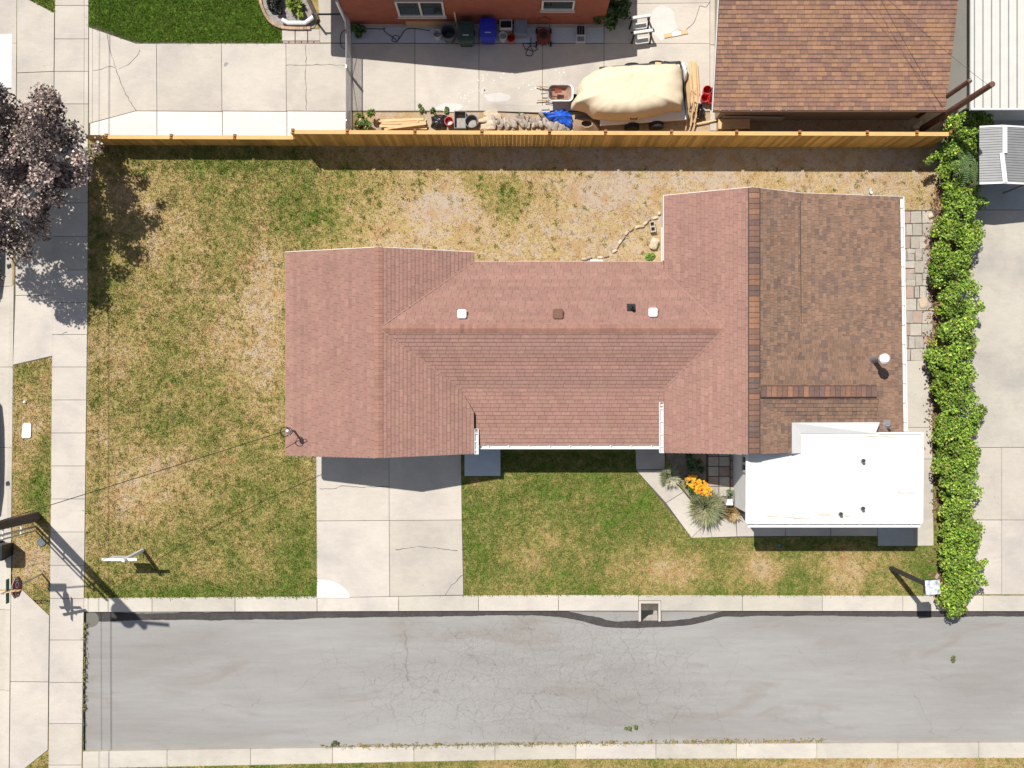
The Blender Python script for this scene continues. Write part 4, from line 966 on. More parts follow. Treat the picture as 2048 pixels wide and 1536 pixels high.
# ------------------------------------------------------------------ cedar fence
fe = thing('wooden_fence', 'new cedar plank fence with capped top, lower beside the driveway', 'fence', P(1000, 290))
def fv(px): return 479.5 - 5.5 * (px - 180) / 1700         # plan y of the fence line
def fence_run(x0, x1, h, posts):
    n = int((x1 - x0) / K / 0.145); 
    for i in range(n):
        x = x0 + (x1 - x0) * (i + 0.5) / n; v = fv(x); mbp = MB(); hh = h - random.uniform(0, 0.008)
        mbp.box(Q(x - 1024, v, hh / 2) + Vector((0, -0.02 + random.uniform(-0.004, 0.004), 0)), (0.138, 0.02, hh)); mbp.build('picket', M['picket'], fe)
    a = Q(x0 - 1024, fv(x0)); b = Q(x1 - 1024, fv(x1))
    for z in (0.25, h * 0.55, h - 0.22):
        m_ = MB(); m_.beam(a + Vector((0, 0.02, z)), b + Vector((0, 0.02, z)), 0.04, 0.09); m_.build('rail', M['cedar_cap'], fe)
    edges = [x0] + posts + [x1]
    for p_, q_ in zip(edges[:-1], edges[1:]):
        a = Q(p_ - 1024, fv(p_), h + 0.018); b = Q(q_ - 1024, fv(q_), h + 0.018); d = (b - a).normalized()
        m_ = MB(); m_.beam(a + d * 0.06, b - d * 0.06, 0.14, 0.034); m_.build('cap_board', M['cedar_cap'], fe)
    for x in posts + [x1]:
        c = Q(x - 1024, fv(x)); m_ = MB(); m_.beam(c + Vector((0, 0.07, -0.2)), c + Vector((0, 0.07, h + 0.07)), 0.095, 0.095); m_.build('post', M['cedar_post'], fe)
def pl(vx, h): return 1024 + (vx - 1024) * (H - h) / H
fence_run(pl(170, 1.05), pl(590, 1.05), 1.05, [pl(x, 1.05) for x in (213, 343, 470)])
fence_run(pl(590, 1.05), pl(1900, 1.83), 1.83, [pl(x, 1.83) for x in (586, 695, 830, 964, 1099, 1211, 1343, 1473, 1599, 1734, 1833)])

# ------------------------------------------------------------------ foliage helpers
def leaf_mesh(name, pos, size, mat_, parent, cols, up=0.6, elong=1.6, seed=1, fold=0.25, jit=0.35):
    r = np.random.default_rng(seed); n = len(pos)
    nrm = r.normal(size=(n, 3)); nrm /= np.linalg.norm(nrm, axis=1, keepdims=True); nrm[:, 2] = np.abs(nrm[:, 2]) + up; nrm /= np.linalg.norm(nrm, axis=1, keepdims=True)
    t = r.normal(size=(n, 3)); t -= nrm * (t * nrm).sum(1, keepdims=True); t /= np.linalg.norm(t, axis=1, keepdims=True)
    b = np.cross(nrm, t); s = (size * (1 + jit * r.uniform(-1, 1, n)))[:, None]
    L = t * s * elong / 2; B = b * s / 2; D = nrm * s * fold
    V = np.stack([pos - L, pos + B * 0.95 - L * 0.1 + D, pos + L, pos - B * 0.95 - L * 0.1 + D], 1)
    F = np.arange(n * 4).reshape(n, 4); F = np.concatenate([F[:, [0, 1, 2]], F[:, [0, 2, 3]]])
    o = np_mesh(name, V.reshape(-1, 3), F, mat_, parent, np.repeat(cols, 4, 0)); o['kind'] = 'stuff'
    return o

def pick_cols(n, pal, w, seed, var=0.15):
    r = np.random.default_rng(seed); c = np.array(pal)[r.choice(len(pal), n, p=np.array(w) / sum(w))]
    return c * (1 + var * r.normal(size=(n, 1))).clip(0.5, 1.6)

def clump_pts(centres, radii, n, seed, shell=0.55):
    """points in ellipsoid clumps, biased to the outside"""
    r = np.random.default_rng(seed); k = r.choice(len(centres), n, p=(radii[:, 0] * radii[:, 1]) / (radii[:, 0] * radii[:, 1]).sum())
    d = r.normal(size=(n, 3)); d /= np.linalg.norm(d, axis=1, keepdims=True)
    rad = shell + (1 - shell) * r.random((n, 1)) ** 0.7
    return centres[k] + d * radii[k] * rad, k

# purple-leaved tree over the sidewalk
tc = P(84, 364); tree = thing('purple_plum_tree', 'dark purple-leaved tree overhanging the sidewalk at the cross street', 'tree', tc)
mb = MB(); mb.tube([tc + Vector((0, 0, -0.1)), tc + Vector((0.03, 0.02, 0.8)), tc + Vector((0.0, 0.05, 1.7))], 0.19, 10, 0.14)
r_ = random.Random(3); tips = []
for i in range(11):
    a = i * 2.399; e = r_.uniform(0.35, 1.1); L = r_.uniform(1.8, 2.9); p0 = tc + Vector((0, 0.04, r_.uniform(1.4, 1.75)))
    d = Vector((math.cos(a) * math.cos(e), math.sin(a) * math.cos(e), math.sin(e))); p1 = p0 + d * L * 0.5 + Vector((0, 0, 0.1)); p2 = p0 + d * L
    mb.tube([p0, p1, p2], 0.075, 6, 0.02); tips.append(p2)
    for q in range(3):
        dd = (d + Vector((r_.uniform(-.7, .7), r_.uniform(-.7, .7), r_.uniform(-.2, .6)))).normalized(); mb.tube([p1, p1 + dd * 0.9], 0.03, 5, 0.008)
mb.build('trunk', M['bark'], tree)
r = np.random.default_rng(21); cen = []; rad = []
for i in range(150):
    a = r.uniform(0, 2 * PI); q = math.sqrt(r.uniform(0.0, 1)) * (0.86 + 0.22 * math.sin(3 * a + 0.8) + 0.10 * math.sin(7 * a)); zz = 3.25 + r.uniform(-1.2, 1.75) * (1 - 0.55 * q * q)
    cen.append((tc.x + 0.25 + q * 3.1 * math.cos(a), tc.y + 0.28 + q * 3.85 * math.sin(a), zz)); s = r.uniform(0.22, 0.70); rad.append((s, s, s * 0.62))
cen = np.array(cen); rad = np.array(rad)
pos, k = clump_pts(cen, rad, 34000, 5, 0.12)
leaf_mesh('crown', pos, 0.090, M['leaf_purple'], tree, np.random.default_rng(9).normal(1, 0.2, len(cen)).clip(.5, 1.5)[k][:, None] * pick_cols(34000, [(.370, .285, .250), (.260, .190, .168), (.125, .085, .078), (.500, .415, .360)], (4, 3, 2, 2.0), 6), up=0.35, elong=1.3, seed=8)

# vine hedge along the right side
hd = thing('vine_hedge', 'bright green vine-covered hedge running beside the concrete yard', 'hedge', P(1880, 740))
HL = [(228, 1930, 34, 1.5), (255, 1932, 52, 1.6), (285, 1930, 56, 1.6), (320, 1926, 48, 1.4), (350, 1930, 46, 1.35), (385, 1925, 50, 1.4), (430, 1915, 46, 1.5), (500, 1910, 50, 1.6), (570, 1912, 46, 1.6), (640, 1912, 47, 1.6), (700, 1905, 48, 1.6), (770, 1910, 46, 1.6), (850, 1912, 46, 1.6),
      (930, 1915, 44, 1.6), (1000, 1916, 40, 1.6), (1060, 1920, 36, 1.5), (1120, 1924, 40, 1.5), (1165, 1915, 38, 1.45), (1200, 1908, 28, 1.3), (1222, 1903, 16, 1.1)]
r = np.random.default_rng(31); cen = []; rad = []
Y_ = [h[0] for h in HL]
for i in range(560):
    y = r.uniform(232, 1226); xc = np.interp(y, Y_, [h[1] for h in HL]); hw = np.interp(y, Y_, [h[2] for h in HL]); zt = np.interp(y, Y_, [h[3] for h in HL])
    xc += 5 * math.sin(y / 31) + 4 * math.sin(y / 13 + 1); hw *= 1 + 0.10 * math.sin(y / 19 + 2)
    u = r.uniform(-1, 1); z = zt * (1 - 0.45 * u * u) * (r.uniform(0.72, 1.05)); s = r.uniform(0.17, 0.32)
    p = P(xc + u * max(4, hw - 8), y, z); cen.append(tuple(p)); rad.append((s, s, s * 0.8))
for i in range(150):     # lower skirts
    y = r.uniform(240, 1210); xc = np.interp(y, Y_, [h[1] for h in HL]); hw = np.interp(y, Y_, [h[2] for h in HL]); z = r.uniform(0.15, 0.9); s = r.uniform(0.15, 0.25)
    p = P(xc - 10 + r.uniform(-1, 1) * hw * 0.75, y, z); cen.append(tuple(p)); rad.append((s, s, s))
for sx_, sy_, dx_, dy_, n_, zz in ((1950, 248, 4.5, 1.0, 10, 1.6), (1955, 268, 4.5, 0.5, 9, 1.6), (1950, 300, 4, 1, 7, 1.5), (1945, 262, 5.5, -1.5, 8, 1.5), (1955, 285, 5, -1.2, 8, 1.45), (1870, 312, -4, 3, 5, 1.2), (1950, 345, 4, -2.5, 7, 1.3), (1955, 400, 4, 1, 5, 1.3), (1955, 1135, 4, -3, 5, 1.3), (1960, 1155, 3, 4, 4, 1.2), (1880, 505, -4, 2, 4, 1.1), (1930, 232, 1, -4, 4, 1.4), (1958, 610, 3, 3, 3, 1.2), (1890, 805, -4, -1, 4, 1.0)):
    for q in range(n_):
        p = P(sx_ + dx_ * q, sy_ + dy_ * q, zz - 0.02 * q); cen.append(tuple(p)); s = 0.18 - 0.011 * q; rad.append((s, s, s * 0.8))
cen = np.array(cen); rad = np.array(rad)
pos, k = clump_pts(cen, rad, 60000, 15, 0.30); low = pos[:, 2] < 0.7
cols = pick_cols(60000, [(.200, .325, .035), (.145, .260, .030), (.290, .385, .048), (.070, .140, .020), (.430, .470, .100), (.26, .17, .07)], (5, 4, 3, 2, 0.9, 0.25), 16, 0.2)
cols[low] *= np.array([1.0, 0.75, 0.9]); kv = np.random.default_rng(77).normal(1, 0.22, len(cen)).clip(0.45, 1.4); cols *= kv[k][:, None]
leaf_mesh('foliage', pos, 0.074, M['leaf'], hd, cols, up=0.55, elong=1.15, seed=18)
pos = cen[r.choice(len(cen), 500)] + r.normal(0, 0.15, (500, 3)); m_ = (pos[:, 1] * -K + 768 > 355) & (pos[:, 1] * -K + 768 < 380)
mb = MB()
for i in range(70):
    y = r.uniform(238, 1215); xc = np.interp(y, Y_, [h[1] for h in HL]) - 14; a = P(xc + r.uniform(-16, 16), y, 0.0); b = P(xc + r.uniform(-34, 20), y + r.uniform(-20, 20), r.uniform(0.8, 1.35))
    mb.tube([a, a.lerp(b, 0.5) + Vector((r.uniform(-.12, .12), r.uniform(-.12, .12), 0.1)), b], 0.022, 4, 0.008)
mb.build('stems', M['bark'], hd)['kind'] = 'stuff'
mb = MB()
for y in range(240, 1225, 48):
    a = P(1886, y, 0); mb.beam(a, a + Vector((0, 0, 1.2)), 0.06, 0.06)
for z in (0.2, 0.65, 1.1): mb.beam(P(1886, 238, 0) + Vector((0, 0, z)), P(1886, 1215, 0) + Vector((0, 0, z)), 0.03, 0.05)
mb.build('trellis', M['pole_wood'], hd)
# dead leaves and litter along the left foot of the hedge
n = 2600; y = r.uniform(300, 1200, n); x = np.interp(y, Y_, [h[1] for h in HL]) - np.interp(y, Y_, [h[2] for h in HL]) + 6 + r.normal(0, 9, n)
pos = np.stack([(x - 1024) / K, (768 - y) / K, r.uniform(0.005, 0.05, n)], 1)
o = leaf_mesh('leaf_litter', pos, 0.07, M['leaf'], None, pick_cols(n, [(.22, .12, .07), (.13, .08, .055), (.30, .19, .10)], (3, 2, 1), 33), up=1.5, seed=34)
tag(o, 'brown dead leaves strewn along the foot of the hedge', 'leaf litter')

def shrub(name, label, cat, c, rad_, h, n, size, pal, w, seed, elong=1.4, up=0.4, group=None, stem=True):
    c = Vector(c); t = thing(name, label, cat, c, group); rr = np.random.default_rng(seed); m = max(5, n // 60)
    ce = np.stack([c.x + rr.normal(0, rad_ * 0.45, m), c.y + rr.normal(0, rad_ * 0.45, m), c.z + rr.uniform(0.25, 0.9, m) * h], 1); ra = np.repeat(rr.uniform(0.25, 0.5, m)[:, None] * rad_, 3, 1); ra[:, 2] = np.minimum(ra[:, 2], h * 0.4)
    ps, k = clump_pts(ce, ra, n, seed + 1, 0.4); ps[:, 2] = np.maximum(ps[:, 2], 0.02)
    leaf_mesh('foliage', ps, size, M['leaf'], t, pick_cols(n, pal, w, seed + 2), up, elong, seed + 3)
    if stem:
        mb_ = MB()
        for i in range(6): mb_.tube([c, Vector(ce[i % m])], 0.015, 4, 0.006)
        mb_.build('stem', M['bark'], t)
    return t

def grass_clump(name, label, cat, c, rad_, n, L, pal, seed, lean=(0.35, -0.45)):
    c = Vector(c); t = thing(name, label, cat, c); rr = np.random.default_rng(seed)
    a = rr.uniform(0, 2 * PI, n); q = np.sqrt(rr.random(n)) * rad_ * 0.55; b = np.stack([c.x + q * np.cos(a), c.y + q * np.sin(a), np.full(n, c.z)], 1)
    out = np.stack([np.cos(a), np.sin(a), np.zeros(n)], 1) * rr.uniform(0.15, 0.75, (n, 1)) + np.array([lean[0] * 0.3, lean[1] * 0.3, 0]) + rr.normal(0, 0.15, (n, 3)); out[:, 2] = 0
    l = L * rr.uniform(0.6, 1.1, (n, 1)); mid = b + out * l * 0.45 + np.array([0, 0, 1]) * l * 0.7; tip = b + out * l * 1.05 + np.array([0, 0, 1]) * l * rr.uniform(0.45, 0.9, (n, 1))
    side = np.stack([-np.sin(a), np.cos(a), np.zeros(n)], 1) * 0.012
    V = np.stack([b - side, b + side, mid - side, mid + side, tip], 1).reshape(-1, 3); i = np.arange(n)[:, None] * 5
    F = np.concatenate([i + [0, 1, 3], i + [0, 3, 2], i + [2, 3, 4]])
    o = np_mesh('blades', V, F, M['leaf'], t, np.repeat(pick_cols(n, pal, [1] * len(pal), seed), 5, 0)); o['kind'] = 'stuff'
    return t

# flower bed by the front walk
bed('flower_bed', [(1330, 905), (1412, 905), (1412, 965), (1460, 1005), (1468, 1030), (1420, 1040), (1372, 985)], 0.004, 'shaded soil flower bed beside the front walk', 'soil')
grass_clump('silver_shrub', 'small rounded silvery grass clump at the bend of the front walk', 'shrub', P(1337, 952), 0.34, 900, 0.42, [(.30, .31, .19), (.22, .25, .13), (.38, .37, .25)], 41, (0, 0))
grass_clump('ornamental_grass', 'large feathery grey-green ornamental grass below the orange flowers', 'grass clump', P(1408, 1012), 0.62, 2600, 0.62, [(.27, .28, .14), (.20, .22, .10), (.35, .34, .20), (.16, .18, .08)], 43, (0.1, -0.3))
grass_clump('dry_grass_clump', 'brown dried grass clump by the annex corner', 'grass clump', P(1462, 1024), 0.30, 800, 0.35, [(.33, .22, .09), (.26, .17, .07), (.40, .29, .14)], 45, (0.2, -0.2))
fl = shrub('orange_flowers', 'clump of bright orange flowers in the bed beside the walk', 'flowers', P(1393, 972), 0.42, 0.40, 700, 0.07, [(.06, .13, .03), (.10, .17, .05)], (2, 1), 47)
rr = np.random.default_rng(48); n = 105; base = np.array(P(1393, 970)); a = rr.uniform(0, 2 * PI, n); q = np.sqrt(rr.random(n))
pos = np.stack([base[0] + q * np.cos(a) * 0.50, base[1] + 0.02 + q * np.sin(a) * 0.30 - 0.25 * q * np.cos(a), rr.uniform(0.36, 0.48, n)], 1)
V = []; F = []; C_ = []
for i in range(n):                      # each bloom: a ring of petals round a raised eye
    s = rr.uniform(0.040, 0.065); c0 = Vector(pos[i]); b0 = len(V); V.append(c0 + Vector((0, 0, 0.02)))
    for j in range(8): V.append(c0 + Vector((math.cos(j * PI / 4) * s, math.sin(j * PI / 4) * s, 0.015 * (j % 2))))
    F += [(b0, b0 + 1 + j, b0 + 1 + (j + 1) % 8) for j in range(8)]; cc = (0.82, 0.36, 0.012) if rr.random() < 0.6 else (0.85, 0.27, 0.01); C_ += [cc] * 9
o = np_mesh('blooms', np.array([tuple(v) for v in V]), np.array(F), M['leaf'], fl, np.array(C_)); o['kind'] = 'stuff'
shrub('shaded_bush', 'dark green bush in the shade under the rear wing eave', 'shrub', P(1385, 925), 0.36, 0.5, 500, 0.08, [(.05, .10, .03), (.08, .14, .04)], (1, 1), 51)
shrub('weed', 'bright green weeds in the corner by the white rear wall', 'weed', P(1300, 518), 0.20, 0.14, 300, 0.06, [(.20, .36, .05), (.13, .26, .04)], (1, 1), 53, stem=False)
shrub('corner_bush', 'green bush at the right corner of the brick house', 'shrub', P(1228, 36), 0.50, 0.95, 1400, 0.09, [(.06, .13, .03), (.10, .18, .04), (.04, .08, .02)], (2, 1, 1), 55)
shrub('gate_weed', 'dark green weeds at the house end of the chain link gate', 'weed', P(716, 68), 0.30, 0.35, 600, 0.07, [(.07, .13, .05), (.10, .17, .05)], (1, 1), 57)
shrub('rose_bush', 'yellow-green bush with peach blooms at the fence end of the gate', 'shrub', P(727, 247), 0.36, 0.55, 800, 0.075, [(.17, .25, .06), (.12, .20, .05), (.50, .30, .16)], (4, 3, 0.7), 59)
for i, (x, y, rad_) in enumerate(((846, 221, .14), (868, 224, .16), (893, 219, .15), (1038, 232, .1))):
    shrub('weed', 'tuft of weeds growing along the edge of the concrete by the fence', 'weed', P(x, y), rad_, 0.12, 160, 0.06, [(.14, .22, .07), (.19, .26, .10)], (1, 1), 61 + i * 5, group='weeds along the slab edge', stem=False)
shrub('bed_plant', 'lime green spiky plant in the gravel bed', 'plant', P(592, 20), 0.32, 0.5, 420, 0.12, [(.26, .34, .06), (.18, .27, .05), (.33, .38, .10)], (2, 2, 1), 81, elong=2.6)
shrub('dark_plant', 'dark mound of foliage in the gravel bed behind the lime plant', 'plant', P(556, 4), 0.40, 0.5, 800, 0.08, [(.02, .025, .02), (.035, .035, .03)], (1, 1), 85)
# palm-like sumac in the hedge
pt = thing('fern_palm', 'feathery dark green fronds rising out of the hedge', 'palm', P(1918, 336)); top = P(1940, 332, 1.75)
for i in range(9):
    mb = MB(); a = i * 2 * PI / 9 + 0.2; L = random.uniform(0.55, 0.8)
    for s_ in range(12):
        t = (s_ + 1) / 12; q = top + Vector((math.cos(a) * L * t, math.sin(a) * L * t, 0.15 * math.sin(t * PI) - 0.12 * t)); w_ = 0.17 * math.sin(PI * min(1, t * 0.9 + 0.1)) + 0.03
        sd = Vector((-math.sin(a), math.cos(a), 0)); fw_ = Vector((math.cos(a), math.sin(a), 0)) * 0.06
        for e in (-1, 1): mb.add([q, q + sd * e * w_ + fw_ - Vector((0, 0, 0.03)), q + fw_ * 0.6], [(0, 1, 2)] if e > 0 else [(0, 2, 1)])
    mb.cur = (0.09, 0.15, 0.06); mb.c = [(0.085 + 0.03 * random.random(), 0.15 + 0.04 * random.random(), 0.06)] * len(mb.v); mb.build('frond', M['leaf'], pt, col=True)
mb = MB(); mb.tube([P(1918, 336), P(1925, 335, 0.9), top], 0.035, 6, 0.02); mb.build('stem', M['bark'], pt)

# turf blades
def tufts(name, label, poly, dens, L, seed, holes=(), w=0.02, doff=0.0, nb=3, spread=1.3):
    rr = np.random.default_rng(seed); xs = [p[0] for p in poly]; ys_ = [p[1] for p in poly]; A = (max(xs) - min(xs)) * (max(ys_) - min(ys_)) / K / K
    n = int(A * dens); px = rr.uniform(min(xs), max(xs), n); py = rr.uniform(min(ys_), max(ys_), n); ok = in_poly(px, py, poly)
    for h_ in holes: ok &= ~in_poly(px, py, h_)
    d = dry(px, py); ok &= rr.random(n) > np.clip((d - 0.55) * 1.5, 0, 0.9)
    px, py, d = px[ok], py[ok], np.clip(d[ok] + doff, -0.1, 1); n = len(px)
    px = np.repeat(px, nb) + rr.normal(0, spread, n * nb); py = np.repeat(py, nb) + rr.normal(0, spread, n * nb); d = np.repeat(d, nb); n *= nb
    b = np.stack([(px - 1024) / K, (768 - py) / K, np.full(n, -0.022)], 1); a = rr.uniform(0, 2 * PI, n); l = L * rr.uniform(0.5, 1.3, n) * np.clip(1.25 - 0.6 * d, 0.5, 1.3)
    tilt = rr.uniform(0.25, 1.15, n); tip = b + np.stack([np.cos(a) * np.sin(tilt) * l, np.sin(a) * np.sin(tilt) * l, np.cos(tilt) * l], 1)
    sd = np.stack([-np.sin(a), np.cos(a), np.zeros(n)], 1) * (w * rr.uniform(0.5, 1.1, n))[:, None]
    V = np.stack([b - sd, b + sd, tip], 1).reshape(-1, 3); F = np.arange(n * 3).reshape(n, 3)
    o = np_mesh(name, V, F, M['blades'], fl={'dry': np.repeat(d + rr.normal(0, 0.10, n), 3)})
    return tag(o, label, kind='stuff')
HOUSE = [[(600, 520), (955, 520), (955, 545), (1312, 545), (1312, 420), (1770, 420), (1770, 860), (1790, 1020), (1466, 1020), (1466, 900), (1000, 900), (930, 905), (600, 905)]]
tufts('left_lawn_grass', 'patchy green and straw grass of the lawn left of the house', [(176, 288), (640, 288), (640, 905), (633, 905), (634, 1196), (172, 1196)], 330, 0.075, 71, HOUSE)
tufts('back_yard_grass', 'dry straw-coloured grass behind the house', [(640, 292), (1880, 296), (1868, 420), (1312, 430), (1312, 545), (640, 545)], 230, 0.065, 72, HOUSE)
tufts('front_lawn_grass', 'green lawn grass between driveway and hedge', [(924, 905), (1270, 905), (1272, 940), (1383, 1076), (1755, 1073), (1755, 1092), (1880, 1092), (1880, 1191), (927, 1191)], 330, 0.075, 73)
tufts('lawn_weeds', 'scattered darker weed clumps in the left lawn', [(176, 300), (640, 300), (640, 905), (633, 905), (634, 1190), (176, 1190)], 4, 0.09, 171, HOUSE, 0.022, -0.33, 24, 3.4)
tufts('back_yard_weeds', 'scattered green and brown weed clumps in the dry back yard', [(640, 335), (1870, 335), (1866, 420), (1312, 430), (1312, 540), (640, 540)], 5, 0.09, 172, HOUSE, 0.024, -0.40, 18, 2.4)
tufts('front_lawn_weeds', 'scattered weed clumps in the front lawn', [(930, 950), (1280, 950), (1400, 1090), (1870, 1096), (1870, 1186), (930, 1186)], 2.5, 0.085, 173, (), 0.02, -0.15, 26, 4.0)
tufts('parking_strip_grass', 'grass strip between kerb and sidewalk', [(26, 732), (104, 713), (99, 1230), (41, 1176), (23, 1176)], 330, 0.075, 74)
tufts('verge_grass', 'green grass beyond the far kerb', [(165, 1538), (1100, 1518), (2100, 1516), (2100, 1560), (165, 1560)], 330, 0.075, 75)
tufts('neighbour_lawn_grass', "neighbour's lush green lawn", [(179, -30), (179, 52), (272, 85), (562, 85), (560, 60), (545, 50), (520, 0), (515, -30)], 620, 0.085, 76)
tufts('kerb_weeds', 'weeds growing in the joint along the far kerb', [(640, 1490), (1650, 1478), (1650, 1484), (640, 1497)], 260, 0.11, 77)
tufts('sidewalk_weeds', 'thin line of weeds between sidewalk and street', [(165, 1245), (172, 1245), (166, 1500), (162, 1500)], 350, 0.08, 78)
tufts('corner_grass', 'small triangle of grass at the corner ramp', [(98, 1502), (97, 1560), (45, 1560), (50, 1538)], 330, 0.08, 79)
tufts('top_corner_grass', 'small wedge of green grass above the driveway apron', [(60, -20), (109, -20), (109, 24), (58, 0)], 500, 0.09, 80)
for i, (x, y) in enumerate(((1261, 1455), (668, 1486), (1905, 1313))):
    shrub('street_weed', 'weed clump growing out of a crack in the street', 'weed', P(x, y, -0.12), 0.13 if i else 0.2, 0.1, 140, 0.06, [(.20, .22, .10), (.15, .19, .07)], (1, 1), 201 + i * 4, group='weeds in the street', stem=False)

# ------------------------------------------------------------------ street furniture
def text_mesh(name, txt, size, parent, m, mtx, extrude=0.002):
    cu = bpy.data.curves.new(name, 'FONT'); cu.body = txt; cu.size = size; cu.align_x = 'CENTER'; cu.align_y = 'CENTER'; cu.extrude = extrude
    tmp = bpy.data.objects.new(name + '_tmp', cu); COL.objects.link(tmp)
    dg = bpy.context.evaluated_depsgraph_get(); me = bpy.data.meshes.new_from_object(tmp.evaluated_get(dg)); bpy.data.objects.remove(tmp)
    me.transform(Matrix.Translation(-org(parent)) @ mtx); me.materials.clear(); me.materials.append(m)
    o = link_mesh(name, me, parent); return o

# stop sign with street-name blades
b0 = P(84, 1148); ssn = thing('stop_sign', 'red octagonal stop sign with street-name blades on a thin steel post', 'sign', b0)
lean = lambda z: b0 + Vector((0.055 * z, -0.02 * z, z))
mb = MB(); mb.tube([lean(-0.1), lean(3.15)], 0.035, 8); mb.build('post', M['steel'], ssn)
c0 = lean(2.15); c0.x += 0.05; R8 = 0.40; mb = MB(); pr = [Vector((0, math.cos(PI / 8 + i * PI / 4) * R8, math.sin(PI / 8 + i * PI / 4) * R8)) for i in range(8)]
mb.add([c0 + p_ for p_ in pr] + [c0 + p_ - Vector((0.01, 0, 0)) for p_ in pr], [tuple(range(8)), tuple(range(15, 7, -1))] + [(i, i + 8, (i + 1) % 8 + 8, (i + 1) % 8) for i in range(8)]); so = mb.build('sign_face', M['stop_red'], ssn)
mt = Matrix.Translation(c0 + Vector((0.012, 0, 0))) @ Matrix(((0, 0, 1, 0), (1, 0, 0, 0), (0, 1, 0, 0), (0, 0, 0, 1)))
text_mesh('stop_lettering', 'STOP', 0.30, so, M['white_dirty'], mt)
mb = MB()
for i in range(8): mb.beam(c0 + pr[i] * 0.955 + Vector((0.006, 0, 0)), c0 + pr[(i + 1) % 8] * 0.955 + Vector((0.006, 0, 0)), 0.02, 0.008)
mb.build('sign_border', M['white_dirty'], so)
for z, L, d, m_ in ((2.74, 0.85, Vector((0, 1, 0)), 'sign_green'), (2.62, 0.80, Vector((1, 0, 0)), 'lumber'), (3.0, 0.90, Vector((0.97, 0.2, 0)), 'lumber')):
    mb = MB(); c1 = lean(z); mb.beam(c1 - d * L / 2, c1 + d * L / 2, 0.02, 0.2); mb.build('street_name_blade', M[m_], ssn)

# sale sign
b0 = P(286, 1100); rs = thing('yard_sign', 'white swing-arm yard sign post with hanging panel on the lawn', 'sign', b0)
lean2 = lambda z: b0 + Vector((0.0 * z, -0.035 * z, z))
mb = MB(); mb.beam(lean2(-0.1), lean2(1.85), 0.10, 0.10, (0, 1, 0)); mb.build('post', M['white_paint'], rs)
c1 = lean2(1.62); mb = MB(); mb.beam(c1 + Vector((-0.85, 0, 0)), c1 + Vector((0.42, 0, 0)), 0.09, 0.09); mb.build('arm', M['white_paint'], rs)
c2 = c1 + Vector((-0.42, 0, -0.38)); mb = MB(); mb.box(c2, (0.62, 0.03, 0.55)); po = mb.build('panel', M['white_dirty'], rs)
mb = MB(); mb.box(c2 + Vector((0, 0, 0.22)), (0.625, 0.036, 0.12)); mb.build('panel_band', M['teal'], po)
for s_ in (-0.25, 0.25):
    mb = MB(); mb.cyl(c2 + Vector((s_, 0, 0.27)), c2 + Vector((s_, 0, 0.36)), 0.008, n=5); mb.build('hook', M['steel'], rs)

# square-headed lamp post by the hedge
b0 = P(1782, 1136); lp = thing('lamp_post', 'dark square post carrying a stained flat square lamp head by the hedge', 'lamp post', b0)
t0 = b0 + Vector((0.02, 0.02, 3.3)); mb = MB(); mb.beam(b0 + Vector((0, 0, -0.1)), t0, 0.13, 0.13, (0, 1, 0)); mb.build('post', M['dark_metal'], lp)
mb = MB(); mb.box(t0 + Vector((0.0, 0, 0.10)), (0.47, 0.47, 0.2), rz=0.06); hdl = mb.build('lamp_head', M['dark_metal'], lp)
mb = MB(); mb.box(t0 + Vector((0.0, 0, 0.21)), (0.49, 0.49, 0.02), rz=0.06); mb.lathe([(0.07, 0.218), (0.05, 0.25), (0.0005, 0.26)], t0, 12); mb.build('cap', M['lamp_top'], hdl)
mb = MB(); mb.box(t0 + Vector((0.0, 0, -0.004)), (0.38, 0.38, 0.012), rz=0.06); mb.build('lens', M['white_dirty'], hdl)
for i in range(3):
    mb = MB(); mb.box(b0 + Vector((1.72 + 0.1 * i, -0.30 - 0.25 * i, 0.03)), (0.2, 0.1, 0.07), rz=1.1 + 0.2 * i)
    tag(mb.build('loose_brick', M['paver_red'], at=b0 + Vector((1.72 + 0.1 * i, -0.30 - 0.25 * i, 0))), 'loose red brick on the ground under the lamp head beside the hedge', 'brick', 'loose bricks by the hedge')

# utility poles and wires
def vec_lean(b, top): return lambda z: b + (top - b) * (z / top.z)
b0 = P(72, 1034); topp = b0 + Vector((0.55, 0.35, 9.6)); upl = thing('utility_pole', 'leaning dark wooden utility pole with conduit beside the sidewalk', 'utility pole', b0)
F1 = vec_lean(b0, topp)
mb = MB(); mb.tube([F1(-0.3) if False else b0 - Vector((0, 0, 0.3)), F1(3), F1(6), topp], 0.19, 12, 0.12); mb.build('pole', M['pole_wood'], upl)
mb = MB(); o_ = Vector((-0.02, -0.36, 0)); mb.tube([b0 + o_, F1(4) + o_, F1(6.5) + o_], 0.045, 8); mb.tube([b0 + o_ * 1.45, F1(5.3) + o_ * 1.45], 0.03, 6); mb.build('conduit', M['steel'], upl)
for z in (1.2, 2.6, 4.2, 5.3):
    mb = MB(); mb.beam(F1(z), F1(z) + o_ * 1.5, 0.05, 0.03); mb.build('standoff_bracket', M['white_dirty'], upl)
mb = MB(); a = F1(9.2); mb.beam(a + Vector((-1.1, 0.1, 0)), a + Vector((1.1, -0.1, 0)), 0.1, 0.12); mb.build('crossarm', M['pole_wood'], upl)
mb = MB(); a = F1(7.7) + Vector((0.05, -0.40, 0)); mb.lathe([(0.26, -0.5), (0.28, -0.45), (0.28, 0.4), (0.24, 0.5), (0.0005, 0.52)], a, 16); mb.build('transformer', M['steel'], upl)
